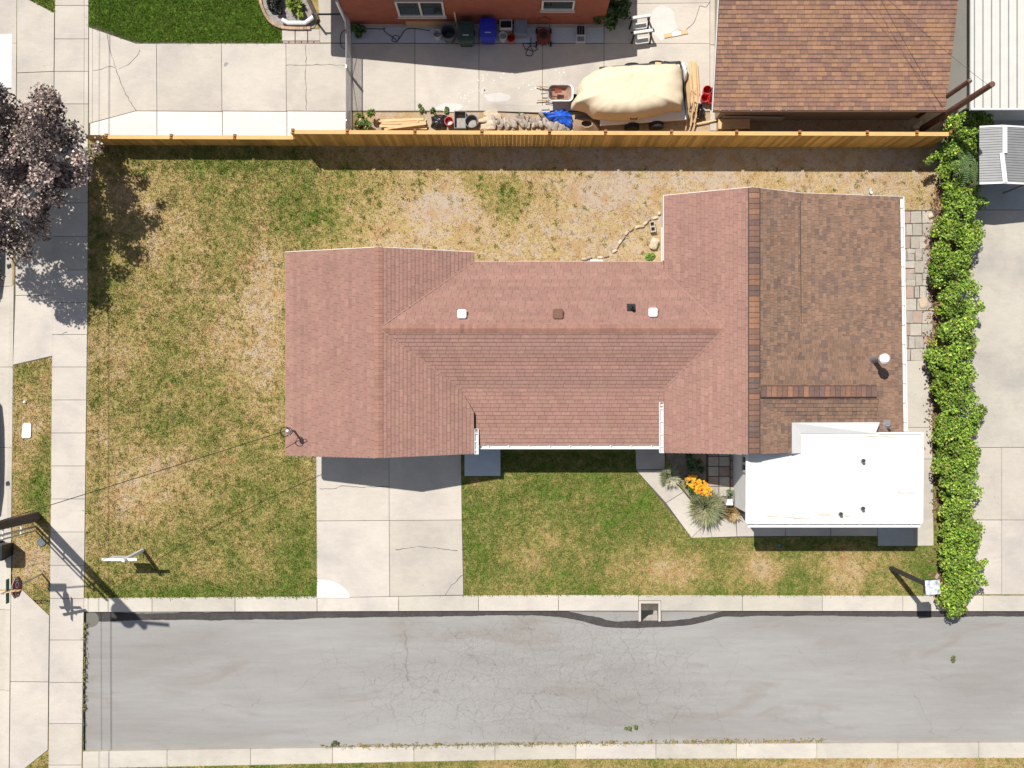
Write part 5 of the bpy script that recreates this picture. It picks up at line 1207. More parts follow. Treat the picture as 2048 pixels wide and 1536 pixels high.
mb = MB(); a = F1(5.6); mb.tube([a, a + Vector((-0.5, -0.04, 0.35)), a + Vector((-1.4, -0.06, 0.45))], 0.03, 6); mb.box(a + Vector((-1.7, -0.06, 0.44)), (0.7, 0.26, 0.12)); mb.build('street_light', M['steel'], upl)
def wire(name, label, a, b, sag, r=0.012):
    a = Vector(a); b = Vector(b); pts_ = [a.lerp(b, t) - Vector((0, 0, sag * 4 * t * (1 - t))) for t in np.linspace(0, 1, 26)]
    m_ = MB(); m_.tube(pts_, r, 5); return tag(m_.build(name, M['black'], at=a), label, 'wire')
wire('service_wire', 'thin service wire drooping from the garage mast to the utility pole', MAST + Vector((-0.1, 0.03, -0.1)), F1(6.6), 0.5, 0.013)
a = F1(7.0); wire('power_line', 'overhead cable along the cross street at the transformer height', a + Vector((-0.1, 25, 0)), a + Vector((-0.1, -18, 0)), 0.25, 0.015)
a = F1(5.6); wire('telephone_line', 'lower overhead cable along the cross street', a + Vector((0.1, 25, 0)), a + Vector((0.1, -18, 0)), 0.2, 0.009)
b0 = P(1845, 258); topp = P(1985, 168, 5.3); rp = thing('wooden_pole', 'tall bare reddish wooden pole rising behind the cedar fence', 'pole', b0)
mb = MB(); mb.tube([b0 - Vector((0, 0, 0.3)), b0.lerp(topp, 0.5), topp], 0.125, 12, 0.095); mb.build('shaft', M['pole_red'], rp)
mb = MB(); mb.cyl(topp - Vector((0.1, 0.0, 0.3)), topp + Vector((0.12, 0.02, -0.28)), 0.015, n=6); mb.build('hook_bolt', M['steel'], rp)
b1 = P(1836, 232); t1 = P(1940, 161, 4.3); sp_ = thing('short_pole', 'shorter reddish wooden pole behind the garage corner', 'pole', b1)
mb = MB(); mb.tube([b1 - Vector((0, 0, 0.3)), b1.lerp(t1, 0.5), t1], 0.09, 10, 0.08); mb.build('shaft', M['pole_red'], sp_); mb = MB(); mb.cyl(t1, t1 + Vector((0, 0, 0.16)), 0.03, n=8); mb.build('insulator', M['white_dirty'], sp_)
wire('garage_wire', 'thin wire running from the bare pole over the garage roof', topp - Vector((0, 0, 0.2)), P(1700, -80, 4.6), 0.25, 0.006)
wire('garage_feed', 'thin dark wire low over the garage roof', P(1885, 216, 2.9), P(1735, -50, 4.1), 0.05, 0.007)

# small covers on the parking strip
mb = MB(); mb.prism([tuple(P(*q)[:2]) for q in ((46, 850), (49, 846), (61, 846), (63, 849), (62, 874), (59, 876), (46, 876), (44, 873))], -0.06, 0.035); tag(mb.build('meter_box_lid', M['white_paint'], at=P(54, 860)), 'white rectangular meter box lid in the parking strip', 'lid')
mb = MB(); mb.lathe([(0.17, -0.05), (0.17, 0.03), (0.13, 0.04), (0.12, 0.03), (0.0005, 0.03)], P(83, 1084), 20); tag(mb.build('valve_cover', M['grey_bin'], at=P(83, 1084)), 'round dark grey valve cover in the dry grass by the utility pole', 'cover')
mb = MB(); mb.lathe([(0.055, -0.05), (0.055, 0.06), (0.03, 0.09), (0.0005, 0.09)], P(50, 804), 12); tag(mb.build('standpipe_cap', M['white_paint'], at=P(50, 804)), 'small white pipe cap in the parking strip', 'pipe cap')

# ------------------------------------------------------------------ bins
def wheelie(name, label, at, m, rz=0.0, s=1.0, mark=True):
    t = thing(name, label, 'bin', at); mb_ = MB(); h = 0.98 * s
    lo = [(-.22, -.24), (.22, -.24), (.22, .24), (-.22, .24)]; hi = [(-.29, -.36), (.29, -.36), (.29, .36), (-.29, .36)]
    mz = Matrix.Rotation(rz, 3, 'Z'); T = lambda x, y, z: Vector(at) + mz @ Vector((x * s, y * s, z))
    mb_.add([T(x, y, 0.03) for x, y in lo] + [T(x, y, h) for x, y in hi], [(3, 2, 1, 0), (0, 1, 5, 4), (1, 2, 6, 5), (2, 3, 7, 6), (3, 0, 4, 7)]); mb_.build('body', m, t)
    mb_ = MB(); n = 4; prof = [(-0.38, 0.0, .26), (-0.33, 0.05, .30), (-0.1, 0.075, .31), (0.2, 0.075, .31), (0.36, 0.05, .31), (0.38, 0.0, .30)]
    vs = []
    for y, z, w_ in prof: vs += [T(-w_, y, h + 0.005 + z * 0.6), T(-w_ * 0.8, y, h + 0.02 + z), T(w_ * 0.8, y, h + 0.02 + z), T(w_, y, h + 0.005 + z * 0.6)]
    fs = [(k * 4 + i, k * 4 + i + 1, k * 4 + i + 5, k * 4 + i + 4) for k in range(5) for i in range(3)] + [(0, 20, 23, 3), (0, 3, 2, 1), (20, 21, 22, 23)]
    mb_.add(vs, fs); lid = mb_.build('lid', m, t, smooth=False)
    if mark:
        for k in range(6):
            m_ = MB(); m_.box(T(-0.09 + 0.036 * k, -0.17, h + 0.104), (0.022, 0.04, 0.006), rz=rz); m_.build('lid_mark', M['white_paint'], lid)
    mb_ = MB(); mb_.cyl(T(-0.26, 0.40, h - 0.03), T(0.26, 0.40, h - 0.03), 0.018 * s, n=8); mb_.build('handle', m, t)
    for sx_ in (-0.27, 0.27):
        mb_ = MB(); mb_.cyl(T(sx_ - 0.03, 0.27, 0.12), T(sx_ + 0.03, 0.27, 0.12), 0.12, n=14); mb_.build('wheel', M['rubber'], t)
    return t
wheelie('green_bin', 'dark green lidded wheelie bin against the brick wall', P(934, 82), M['green_bin'])
wheelie('blue_bin', 'bright blue recycling bin against the brick wall', P(977, 77), M['blue_bin'])
wheelie('kerbside_bin', 'black wheelie bin standing in the gutter of the cross street', P(16, 1096, -0.1), M['black'], PI / 2)

def bucket(name, label, at, r0, r1, h, m, group=None, handle=True, cat='bucket', fill=None):
    t = thing(name, label, cat, at, group); b_ = MB(); b_.lathe([(r0, 0.0), (r1 * 0.97, h * 0.9), (r1 * 1.05, h * 0.9), (r1 * 1.05, h), (r1 * 0.95, h), (r0 * 0.92, 0.03), (0.0005, 0.03)], at, 20); b_.build('shell', m, t)
    if handle:
        b_ = MB(); c = Vector(at) + Vector((0, 0, h * 0.92)); b_.tube([c + Vector((math.cos(t_) * r1 * 1.06, -0.02 - math.sin(t_) * r1 * 1.0, -math.sin(t_) * 0.05)) for t_ in np.linspace(0, PI, 12)], 0.006, 5); b_.build('handle', M['steel'], t)
    if fill:
        b_ = MB(); b_.lathe([(r0 * 0.9, h * 0.35), (0.0005, h * 0.4)], at, 16); b_.build('contents', fill, t)
    return t
bucket('white_bucket', 'white pail left of the grey trash can by the brick wall', P(876, 74), 0.13, 0.155, 0.37, M['white_dirty'])
bucket('trash_can', 'round dark grey open trash can beside the green bin', P(899, 76), 0.22, 0.28, 0.70, M['grey_bin'], handle=False, cat='trash can')
bucket('white_bucket', 'white pail beside the orange bucket by the brick wall', P(1006, 78), 0.13, 0.15, 0.36, M['white_paint'])
bucket('orange_bucket', 'orange-red bucket in the shade by the brick wall', P(1022, 82), 0.13, 0.15, 0.36, M['orange_plastic'])
t = thing('storage_box', 'open white box with dark inside beside the blue bin', 'box', P(1012, 58)); c = P(1012, 58)
mb = MB()
for dx, dy, w_, d_ in ((-.22, 0, .03, .36), (.22, 0, .03, .36), (0, -.165, .41, .03), (0, .165, .41, .03)): mb.box(c + Vector((dx, dy, 0.27)), (w_, d_, 0.54))
mb.build('shell', M['white_dirty'], t); mb = MB(); mb.box(c + Vector((0, 0, 0.2)), (0.40, 0.29, 0.4)); mb.build('contents', M['black'], t)
t = thing('storage_tote', 'slate grey lidded tote against the brick wall beside the red mower', 'tote', P(1041, 63)); c = P(1041, 63)
mb = MB(); mb.box(c + Vector((0, 0, 0.26)), (0.42, 0.52, 0.52)); mb.build('body', M['tote'], t); mb = MB(); mb.box(c + Vector((0, 0, 0.545)), (0.48, 0.58, 0.05)); mb.box(c + Vector((0, 0, 0.575)), (0.36, 0.44, 0.02)); mb.build('lid', M['tote'], t)
mb = MB(); mb.box(c + Vector((0, 0.3, 0.62)), (0.26, 0.1, 0.16)); mb.build('latch_box', M['black'], t)
# mower
c = P(1087, 76); t = thing('lawn_mower', 'rusty red push mower parked against the brick wall', 'lawn mower', c)
mb = MB(); mb.lathe([(0.24, 0.06), (0.27, 0.1), (0.26, 0.2), (0.17, 0.24), (0.0005, 0.25)], c, 16, 1.0, 1.15); mb.build('deck', M['rust'], t)
mb = MB(); mb.lathe([(0.12, 0.24), (0.13, 0.34), (0.1, 0.42), (0.0005, 0.43)], c, 12); mb.build('engine', M['black'], t)
for dx in (-0.27, 0.27):
    for dy in (-0.26, 0.22):
        mb = MB(); mb.cyl(c + Vector((dx - 0.03, dy, 0.1)), c + Vector((dx + 0.03, dy, 0.1)), 0.1, n=14); mb.build('wheel', M['rubber'], t)
mb = MB(); mb.tube([c + Vector((-0.22, 0.22, 0.18)), c + Vector((-0.22, 0.42, 0.75)), c + Vector((0, 0.46, 0.88)), c + Vector((0.22, 0.42, 0.75)), c + Vector((0.22, 0.22, 0.18))], 0.02, 6); mb.build('handle', M['rust'], t)
# camp stove
c = P(1161, 70); t = thing('camp_stove', 'white two-tray camp stove with dark burner on the shaded walk', 'stove', c)
mb = MB(); mb.box(c + Vector((0, 0, 0.06)), (0.36, 0.64, 0.12)); mb.build('body', M['white_dirty'], t)
mb = MB(); mb.box(c + Vector((0, 0.13, 0.13)), (0.30, 0.32, 0.03)); mb.lathe([(0.09, 0.145), (0.09, 0.165), (0.05, 0.165), (0.0005, 0.15)], c + Vector((0, 0.13, 0)), 12); mb.build('burner', M['black'], t)
mb = MB(); mb.box(c + Vector((0, -0.19, 0.126)), (0.26, 0.17, 0.015)); mb.build('tray', M['tote'], t)
for k in range(4):
    m_ = MB(); m_.beam(c + Vector((-0.14 + 0.093 * k, -0.02, 0.175)), c + Vector((-0.14 + 0.093 * k, 0.28, 0.175)), 0.012, 0.012); m_.build('grate_bar', M['steel'], t)
# leaning sheet and stick, cords
t = MB(); t.add([P(813, 57), P(912, 57), P(912, 45) + Vector((0, 0, 0.62)), P(813, 45) + Vector((0, 0, 0.62))] + [v + Vector((0, 0.02, 0.01)) for v in (P(813, 57), P(912, 57), P(912, 45) + Vector((0, 0, 0.62)), P(813, 45) + Vector((0, 0, 0.62)))], [(0, 1, 2, 3), (7, 6, 5, 4), (0, 4, 5, 1), (1, 5, 6, 2), (2, 6, 7, 3), (3, 7, 4, 0)])
tag(t.build('plywood_sheet', M['plywood'], at=P(860, 55)), 'tan plywood sheet leaning under the wide brick house window', 'board')
mb = MB(); mb.beam(P(915, 60), P(913, 51.5) + Vector((0, 0, 1.35)), 0.05, 0.05); tag(mb.build('wooden_stake', M['lumber'], at=P(915, 60)), 'pale wooden stake leaning on the brick wall behind the trash can', 'stake')
def cord(name, label, pts_, r=0.012, m='black'):
    q = [P(*p_) + Vector((0, 0, 0.028)) for p_ in pts_]; out = []
    for i in range(len(q) - 1):
        p0, p1, p2, p3 = q[max(i - 1, 0)], q[i], q[i + 1], q[min(i + 2, len(q) - 1)]
        for t_ in np.linspace(0, 1, 6, False): out.append(0.5 * ((2 * p1) + (p2 - p0) * t_ + (2 * p0 - 5 * p1 + 4 * p2 - p3) * t_ ** 2 + (3 * p1 - p0 - 3 * p2 + p3) * t_ ** 3))
    out.append(q[-1]); m_ = MB(); m_.tube(out, r, 5); return tag(m_.build(name, M[m], at=q[0]), label, 'cord')
cord('extension_cord', 'black extension cord coiled on the shaded walk near the gate', [(728, 58), (750, 58), (768, 58), (780, 45), (785, 42), (768, 60), (784, 74), (795, 82), (798, 74), (788, 72), (784, 82), (793, 84), (800, 76), (816, 58), (860, 62)])
cord('hose_tangle', 'tangled dark cord in front of the red mower', [(1062, 75), (1060, 88), (1047, 87), (1052, 100), (1062, 92), (1075, 98), (1066, 103), (1056, 100), (1052, 110), (1062, 112), (1066, 104), (1060, 90), (1072, 86)])
cord('grey_cable', 'thin grey cable lying on the sunlit concrete beside the garage', [(1420, 2), (1412, 14), (1400, 12), (1396, 22), (1388, 44), (1376, 56), (1368, 62), (1358, 60), (1354, 52)], 0.008, 'steel')
cord('gate_hose', 'black cable loop beside the chain link gate', [(693, 60), (683, 66), (681, 84), (684, 95), (693, 99)], 0.010)
# black work stand
c = P(1282, 74); t = thing('sawhorse_stand', 'pair of dusty black plastic sawhorses on the yard slab', 'sawhorse', c)
for k, (dx, dy) in enumerate(((-0.06, 0.50), (0.02, -0.05))):
    b_ = MB(); o_ = c + Vector((dx, dy, 0)); b_.beam(o_ + Vector((-0.38, -0.04, 0.66)), o_ + Vector((0.32, 0.06, 0.66)), 0.10, 0.10); b_.build('beam', M['white_dirty'], t)
    for sx_ in (-0.34, 0.28):
        for sy_ in (-0.2, 0.2):
            m_ = MB(); m_.beam(o_ + Vector((sx_, sy_ * 0.1, 0.62)), o_ + Vector((sx_ * 1.12, sy_, 0.02)), 0.06, 0.05, (0, 1, 0)); m_.build('leg', M['black'], t)
    m_ = MB(); m_.box(o_ + Vector((-0.03, -0.18, 0.26)), (0.5, 0.22, 0.03), rz=0.12); m_.build('tray', M['white_dirty'], t)
mb = MB(); mb.beam(P(1328, 73) + Vector((0, 0, 0.035)), P(1375, 64) + Vector((0, 0, 0.035)), 0.15, 0.04); bo = mb.build('painted_board', M['lumber'], at=P(1350, 69)); tag(bo, 'short orange board with white middle on the yard slab', 'board')
mb = MB(); mb.beam(P(1344, 70) + Vector((0, 0, 0.036)), P(1361, 66.7) + Vector((0, 0, 0.036)), 0.156, 0.046); mb.build('paint_patch', M['white_paint'], bo)
def splat(x, y, n, seed, sp=10):
    rr = random.Random(seed); m_ = MB()
    for i in range(n):
        q = P(x + rr.gauss(0, sp), y + rr.gauss(0, sp * 0.6)); s = rr.uniform(0.012, 0.05); k = rr.randint(5, 8)
        m_.add([q + Vector((math.cos(2 * PI * j / k) * s * rr.uniform(.6, 1.2), math.sin(2 * PI * j / k) * s * rr.uniform(.6, 1.2), 0.0185)) for j in range(k)], [tuple(range(k))])
    o = m_.build('paint_splatter', M['concrete_new'], ys_o); o['kind'] = 'stuff'
ys_o = bpy.data.objects['neighbour_yard']
for i, (x, y, n) in enumerate(((960, 185, 22), (925, 195, 14), (1120, 140, 12), (1060, 172, 14), (1110, 165, 10), (1010, 150, 10), (970, 160, 12), (1320, 60, 14), (1300, 90, 10))): splat(x, y, n, i)
for i, (x, y, rx, ry) in enumerate(((1325, 45, 26, 34), (900, 215, 26, 9), (995, 195, 26, 9))):
    m_ = MB(); k = 26; m_.add([P(x + math.cos(2 * PI * j / k) * rx * (1 + 0.35 * mnoise.noise((j * 0.45, i + 5, 0))), y + math.sin(2 * PI * j / k) * ry * (1 + 0.25 * mnoise.noise((j * 0.5, i, 0)))) + Vector((0, 0, 0.0165)) for j in range(k)], [tuple(range(k))]); m_.build('plaster_stain', M['stain'], ys_o)

# ------------------------------------------------------------------ chain link gate
g0 = P(703, 44); g1 = P(703, 258); gt = thing('chain_link_gate', 'galvanised chain link double gate across the driveway', 'gate', P(703, 150)); gh = 1.15
for y in (44, 152, 155, 258):
    mb = MB(); a = P(703, y); mb.cyl(a + Vector((0, 0, -0.05)), a + Vector((0, 0, gh + 0.05)), 0.03, n=8); mb.build('post', M['steel'], gt)
for ya, yb in ((44, 152), (155, 258)):
    for z in (0.08, gh):
        mb = MB(); mb.cyl(P(703, ya) + Vector((0, 0, z)), P(703, yb) + Vector((0, 0, z)), 0.022, n=8); mb.build('rail', M['steel'], gt)
    mb = MB(); mb.cyl(P(703, ya) + Vector((0, 0, 0.1 if ya > 100 else gh)), P(703, yb) + Vector((0, 0, gh if ya > 100 else 0.1)), 0.012, n=6); mb.build('brace', M['steel'], gt)
mb = MB(); L = (g0 - g1).length; st_ = 0.075
for s_ in (-1, 1):
    for k in range(int((L + gh) / st_)):
        u0 = k * st_ - (gh if s_ > 0 else 0); a = u0; b = u0 + s_ * gh
        pa = [max(0, min(L, a)), max(0, min(L, b))]; za = 0.08 + abs(pa[0] - a); zb = 0.08 + (gh - abs(b - pa[1])) - 0.08
        if pa[0] != pa[1]: mb.cyl(g1 + Vector((0, pa[0], za)), g1 + Vector((0, pa[1], max(zb, 0.1))), 0.0035, n=3, cap=False)
mb.build('chain_mesh', M['steel'], gt)['kind'] = 'stuff'

# gravel bed with brick edging at the top
bed('gravel_bed', [(521, -40), (522, 0), (532, 32), (546, 50), (566, 56), (628, 56), (634, 44), (614, 0), (600, -40)], 0.01, 'grey gravel bed in front of the brick house', 'gravel')
ed = thing('bed_edging', 'curved tan brick edging round the gravel bed', 'edging', P(545, 48))
path = [(517, -30), (519, -10), (523, 10), (530, 28), (539, 42), (550, 51), (563, 56), (578, 57.5), (593, 58), (608, 58), (622, 57.5)]
for (x0, y0_), (x1, y1_) in zip(path[:-1], path[1:]):
    for h_ in (0, 0.5):
        a = P(x0 + (x1 - x0) * h_, y0_ + (y1_ - y0_) * h_); b = P(x0 + (x1 - x0) * (h_ + 0.47), y0_ + (y1_ - y0_) * (h_ + 0.47)); mb = MB(); mb.beam(a + Vector((0, 0, 0.04)), b + Vector((0, 0, 0.04)), 0.10, 0.13); mb.build('brick', M['brick_tan'], ed)
mb = MB(); mb.tube([P(566, 43) + Vector((0, 0, 0.18)), P(578, 49) + Vector((0, 0, 0.15)), P(612, 49) + Vector((0, 0, 0.15)), P(629, 38) + Vector((0, 0, 0.2))], 0.085, 10); tag(mb.build('drain_pipe', M['white_paint'], at=P(596, 48)), 'bent white drain pipe lying along the gravel bed', 'pipe')
mb = MB(); mb.beam(P(608, -20) + Vector((0, 0, 0.08)), P(636, 42) + Vector((0, 0, 0.08)), 0.14, 0.1); tag(mb.build('edging_timber', M['pole_wood'], at=P(622, 10)), 'weathered timber edging along the walk to the brick house', 'timber')
mb = MB(); mb.beam(P(635, 46) + Vector((0, 0, 0.85)), P(692, 46) + Vector((0, 0, 0.85)), 0.05, 0.06); mb.beam(P(635, 46), P(635, 46) + Vector((0, 0, 0.95)), 0.06, 0.06, (0, 1, 0)); mb.beam(P(691, 46), P(691, 46) + Vector((0, 0, 0.95)), 0.06, 0.06, (0, 1, 0)); tag(mb.build('handrail', M['dark_metal'], at=P(660, 46)), 'low dark metal rail between gravel bed and brick house', 'railing')

# ------------------------------------------------------------------ things along the fence
def board(a, b, w_, h_, z, label, group, m='lumber', name='board'):
    pa, pb = P(*a), P(*b); mb_ = MB(); mb_.beam(pa + Vector((0, 0, z)), pb + Vector((0, 0, z)), w_, h_); return tag(mb_.build(name, M[m], at=(pa + pb) / 2), label, 'board', group)
rb = random.Random(5)
for i, (x0, y0_, x1, y1_, z) in enumerate(((770, 242, 852, 241, .05), (768, 246, 853, 247, .05), (762, 251, 850, 252, .05), (772, 256, 854, 257, .05), (752, 244, 848, 240, .12), (764, 249, 852, 246, .13), (760, 254, 850, 253, .13), (770, 262, 838, 246, .19), (790, 258, 853, 250, .20))):
    board((x0, y0_), (x1, y1_), 0.09, 0.04, z + 0.01 * (i % 3), 'pale cut lumber board in the stack along the cedar fence', 'boards stacked along the fence')
for i, (x0, y0_, x1, y1_, z, w_) in enumerate(((1380, 124, 1388, 246, .06, .12), (1387, 121, 1394, 230, .06, .10), (1384, 126, 1393, 240, .12, .12), (1392, 130, 1396, 190, .12, .06), (1378, 150, 1384, 235, .18, .09))):
    board((x0, y0_), (x1, y1_), w_, 0.04, z + 0.02, 'long pale board in the bundle beside the covered trailer', 'boards beside the trailer')
for i, (x0, y0_, x1, y1_) in enumerate(((1376, 192, 1370, 262), (1384, 190, 1378, 262), (1376, 192, 1392, 205), (1390, 200, 1386, 262))):
    m_ = MB(); z0_, z1_ = (0.75, 0.1) if i != 2 else (0.75, 0.7); m_.beam(P(x0, y0_) + Vector((0, 0, z0_)), P(x1, y1_) + Vector((0, 0, z1_)), 0.045, 0.045); tag(m_.build('lath', M['lumber'], at=P(x1, y1_)), 'thin pale lath leaning in the bundle beside the covered trailer', 'lath', 'laths beside the trailer')
board((1388, 250), (1440, 240), 0.05, 0.04, 0.10, 'single thin stick pointing at the garage corner', None, name='stick')

def mound(name, outline, h, mat_, parent=None, at=None, rings=9, edge=0.7, fold=0.06, seed=0, base=0.0, flat=1.6, seg=72, foldn=9.0, fpow=2, tn=1.0):
    """crumpled or draped shape over a closed outline given in photo pixels"""
    pts_ = [P(*p_) for p_ in outline]; n = len(pts_); L = [0]
    for i in range(n): L.append(L[-1] + (pts_[(i + 1) % n] - pts_[i]).length)
    ring = []
    for k in range(seg):
        s = L[-1] * k / seg; i = max(j for j in range(n) if L[j] <= s); t_ = (s - L[i]) / max(1e-6, L[i + 1] - L[i]); ring.append(pts_[i].lerp(pts_[(i + 1) % n], t_))
    c = sum(ring, Vector()) / seg; vs = []; fs = []
    for j in range(rings + 1):
        q = j / rings
        for k in range(seg):
            p_ = c.lerp(ring[k], q); f = 1 - q ** (2 * flat); nz = mnoise.noise((p_.x * 2.3 + seed, p_.y * 2.3, seed * 1.7)); fo = fold * math.sin(k / seg * 2 * PI * foldn + 2.2 * nz + seed) * q ** fpow + fold * 1.2 * nz * tn
            fo += fold * 0.7 * tn * mnoise.noise((p_.x * 6 + seed, p_.y * 6, 3.1))
            z = base + (h - base) * (edge + (1 - edge) * f) + fo
            if j == rings: z = base + 0.02 + max(0, fo) * 0.3
            vs.append((p_.x, p_.y, max(z, base + 0.005)))
    for j in range(rings):
        fs += [(j * seg + k, (j + 1) * seg + k, (j + 1) * seg + (k + 1) % seg, j * seg + (k + 1) % seg) for k in range(seg)]
    m_ = MB(); m_.add(vs, fs); return m_.build(name, mat_, parent, at, smooth=True)

o = mound('black_bag', [(862, 234), (880, 229), (895, 232), (897, 245), (890, 258), (872, 260), (861, 254), (864, 245)], 0.30, M['black_bag'], at=P(878, 246), fold=0.05, edge=0.35, flat=0.8, seed=3, foldn=7); tag(o, 'crumpled black plastic bag beside the lumber stack', 'bag')
bucket('red_bucket', 'red bucket standing between the black bag and the grey tub', P(899, 247), 0.13, 0.16, 0.37, M['red_plastic'], fill=M['white_dirty'])
c = P(921, 244); t = thing('mortar_tub', 'rectangular dark grey mixing tub by the fence', 'tub', c); mb = MB()
for dx, dy, w_, d_ in ((-.21, 0, .03, .66), (.21, 0, .03, .66), (0, -.315, .39, .03), (0, .315, .39, .03)): mb.box(c + Vector((dx, dy, 0.17)), (w_, d_, 0.34))
mb.build('shell', M['grey_bin'], t); mb = MB(); mb.box(c + Vector((0.03, -0.1, 0.1)), (0.32, 0.38, 0.2)); mb.build('contents', M['mortar'], t)
bucket('grey_bucket', 'large round grey tub beside the mixing tub', P(944, 248), 0.19, 0.24, 0.40, M['grey_bin'], fill=M['mortar'], handle=False, cat='tub')
def rock(name, c, d, m, seed, rz=0, label=None, cat='stone', group=None, parent=None):
    bm = bmesh.new(); bmesh.ops.create_icosphere(bm, subdivisions=2, radius=0.5)
    for v in bm.verts:
        n_ = mnoise.noise(v.co * 2.2 + Vector((seed * 3.1, seed, 0))); v.co = v.co * (1 + 0.45 * n_); mx = max(abs(v.co.x), abs(v.co.y), abs(v.co.z)); v.co = v.co.lerp(v.co * (0.5 / max(mx, 0.01)), 0.78)
    bmesh.ops.scale(bm, vec=d, verts=bm.verts); bmesh.ops.rotate(bm, matrix=Matrix.Rotation(rz, 3, 'Z') @ Matrix.Rotation(0.2 * math.sin(seed), 3, 'X'), verts=bm.verts, cent=(0, 0, 0))
    me = bpy.data.meshes.new(name); bm.to_mesh(me); bm.free(); me.materials.append(m); c = Vector(c) + Vector((0, 0, d[2] * 0.38))
    o = bpy.data.objects.new(name, me); COL.objects.link(o); o.location = c
    return tag(o, label, cat, group)
for i in range(9):
    rock('flagstone', P(968 + rb.uniform(0, 22), 226 + i * 3.9), (rb.uniform(.4, .62), rb.uniform(.14, .2), .10 + 0.012 * i), M['stone_pale'], i + 1, rb.uniform(-0.15, 0.15), 'flat tan flagstone in the stack beside the grey tub', 'stone', 'flagstones by the fence')
for i in range(64):
    x = 990 + 150 * (i / 64) + rb.uniform(-6, 6); y = 258 - abs(rb.gauss(0, 8)) - (6 if x < 1090 else 0)
    rock('rubble_stone', P(x, y), (rb.uniform(.10, .17), rb.uniform(.2, .42), rb.uniform(.12, .26)), M['stone'], 20 + i, rb.uniform(-0.6, 0.6) + 0.3, 'grey-brown rubble stone in the heap along the fence', 'stone', 'rubble stones along the fence')
mb = MB(); mb.add([P(966, 207) + Vector((0, 0, .04)), P(966, 222) + Vector((0, 0, .04)), P(1100, 227) + Vector((0, 0, .10)), P(1096, 213) + Vector((0, 0, .10))] + [P(966, 207) + Vector((0, 0, .02)), P(966, 222) + Vector((0, 0, .02)), P(1100, 227) + Vector((0, 0, .08)), P(1096, 213) + Vector((0, 0, .08))], [(0, 1, 2, 3), (7, 6, 5, 4), (0, 4, 5, 1), (1, 5, 6, 2), (2, 6, 7, 3), (3, 7, 4, 0)])
tag(mb.build('fibreboard_sheet', M['concrete_old'], at=P(1030, 216)), 'long thin grey panel lying above the rubble heap', 'panel')
o = mound('blue_tarp', [(1084, 226), (1100, 228), (1116, 222), (1128, 218), (1142, 228), (1146, 246), (1143, 259), (1128, 254), (1112, 247), (1098, 241)], 0.36, M['tarp_blue'], at=P(1118, 240), fold=0.10, edge=0.45, flat=0.9, seed=9, foldn=11); tag(o, 'crumpled bright blue tarp on the rubble heap', 'tarp')
c = P(1172, 252); t = thing('hose_coil', 'thick tan hose coiled beside the covered trailer', 'hose', c)
for k in range(6):
    mb = MB(); q = 0.50 - 0.055 * k; mb.tube([c + Vector((math.cos(a) * q, math.sin(a) * q * 0.62, 0.06 + 0.05 * k)) for a in np.linspace(0, 2 * PI, 30)], 0.038, 6); mb.build('loop', M['rope'], t)

# wheelbarrow with tools
c = P(1119, 196); t = thing('wheelbarrow', 'grey steel wheelbarrow with a rusty tray', 'wheelbarrow', c)
def rrect(w_, d_, z, cx=0.0, n=6):
    out = []
    for qx, qy, a0 in ((1, 1, 0), (-1, 1, PI / 2), (-1, -1, PI), (1, -1, 3 * PI / 2)):
        r_c = min(w_, d_) * 0.28
        for k in range(n): a = a0 + PI / 2 * k / (n - 1); out.append(c + Vector((cx + qx * (w_ / 2 - r_c) + math.cos(a) * r_c, qy * (d_ / 2 - r_c) + math.sin(a) * r_c, z)))
    return out
R0, R1, R2 = rrect(0.95, 0.64, 0.66), rrect(0.86, 0.56, 0.655), rrect(0.50, 0.42, 0.40, -0.04); mb = MB(); n = len(R0); mb.add(R0 + R1 + [p_ + Vector((0, 0, -0.04)) for p_ in R0], [(i, (i + 1) % n, (i + 1) % n + n, i + n) for i in range(n)] + [(i + 2 * n, (i + 1) % n + 2 * n, (i + 1) % n, i) for i in range(n)]); tr = mb.build('rim', M['steel'], t)
mb = MB(); mb.add(R1 + R2 + [p_ - Vector((0, 0, 0.03)) for p_ in R2], [(i, (i + 1) % n, (i + 1) % n + n, i + n) for i in range(n)] + [tuple(range(n, 2 * n))]); mb.build('tray', mat('rust_tray', (0.33, 0.20, 0.15), 0.8, 0.3, 5), t)
for dy in (-0.2, 0.2):
    mb = MB(); mb.tube([c + Vector((0.45, dy * 0.3, 0.2)), c + Vector((0.0, dy, 0.40)), c + Vector((-0.62, dy * 1.3, 0.58)), c + Vector((-0.85, dy * 1.3, 0.58))], 0.022, 6); mb.build('handle', M['lumber'], t)
    mb = MB(); mb.tube([c + Vector((-0.2, dy, 0.46)), c + Vector((-0.28, dy, 0.02))], 0.018, 6); mb.build('leg', M['dark_metal'], t)
mb = MB(); mb.cyl(c + Vector((0.50, -0.04, 0.19)), c + Vector((0.50, 0.04, 0.19)), 0.19, n=16); mb.build('wheel', M['rubber'], t)
t = thing('shovel', 'long shovel with D-handle lying across the wheelbarrow', 'shovel', P(1100, 190)); a = P(1085, 189) + Vector((0, 0, .70)); b = P(1108, 193) + Vector((0, 0, .70))
mb = MB(); mb.cyl(a, b, 0.018, n=6); mb.tube([a + Vector((0.02, 0, 0)), a + Vector((-0.1, 0.07, 0)), a + Vector((-0.1, -0.07, 0)), a + Vector((0.02, 0, 0))], 0.014, 5); mb.build('shaft', M['pole_wood'], t)
mb = MB(); mb.add([b + Vector((0, 0.10, 0)), b + Vector((0, -0.10, 0)), b + Vector((0.26, -0.06, -0.03)), b + Vector((0.26, 0.06, -0.03)), b + Vector((0, 0, -0.03))], [(0, 4, 3), (4, 1, 2), (4, 2, 3)]); mb.build('blade', M['rust'], t)
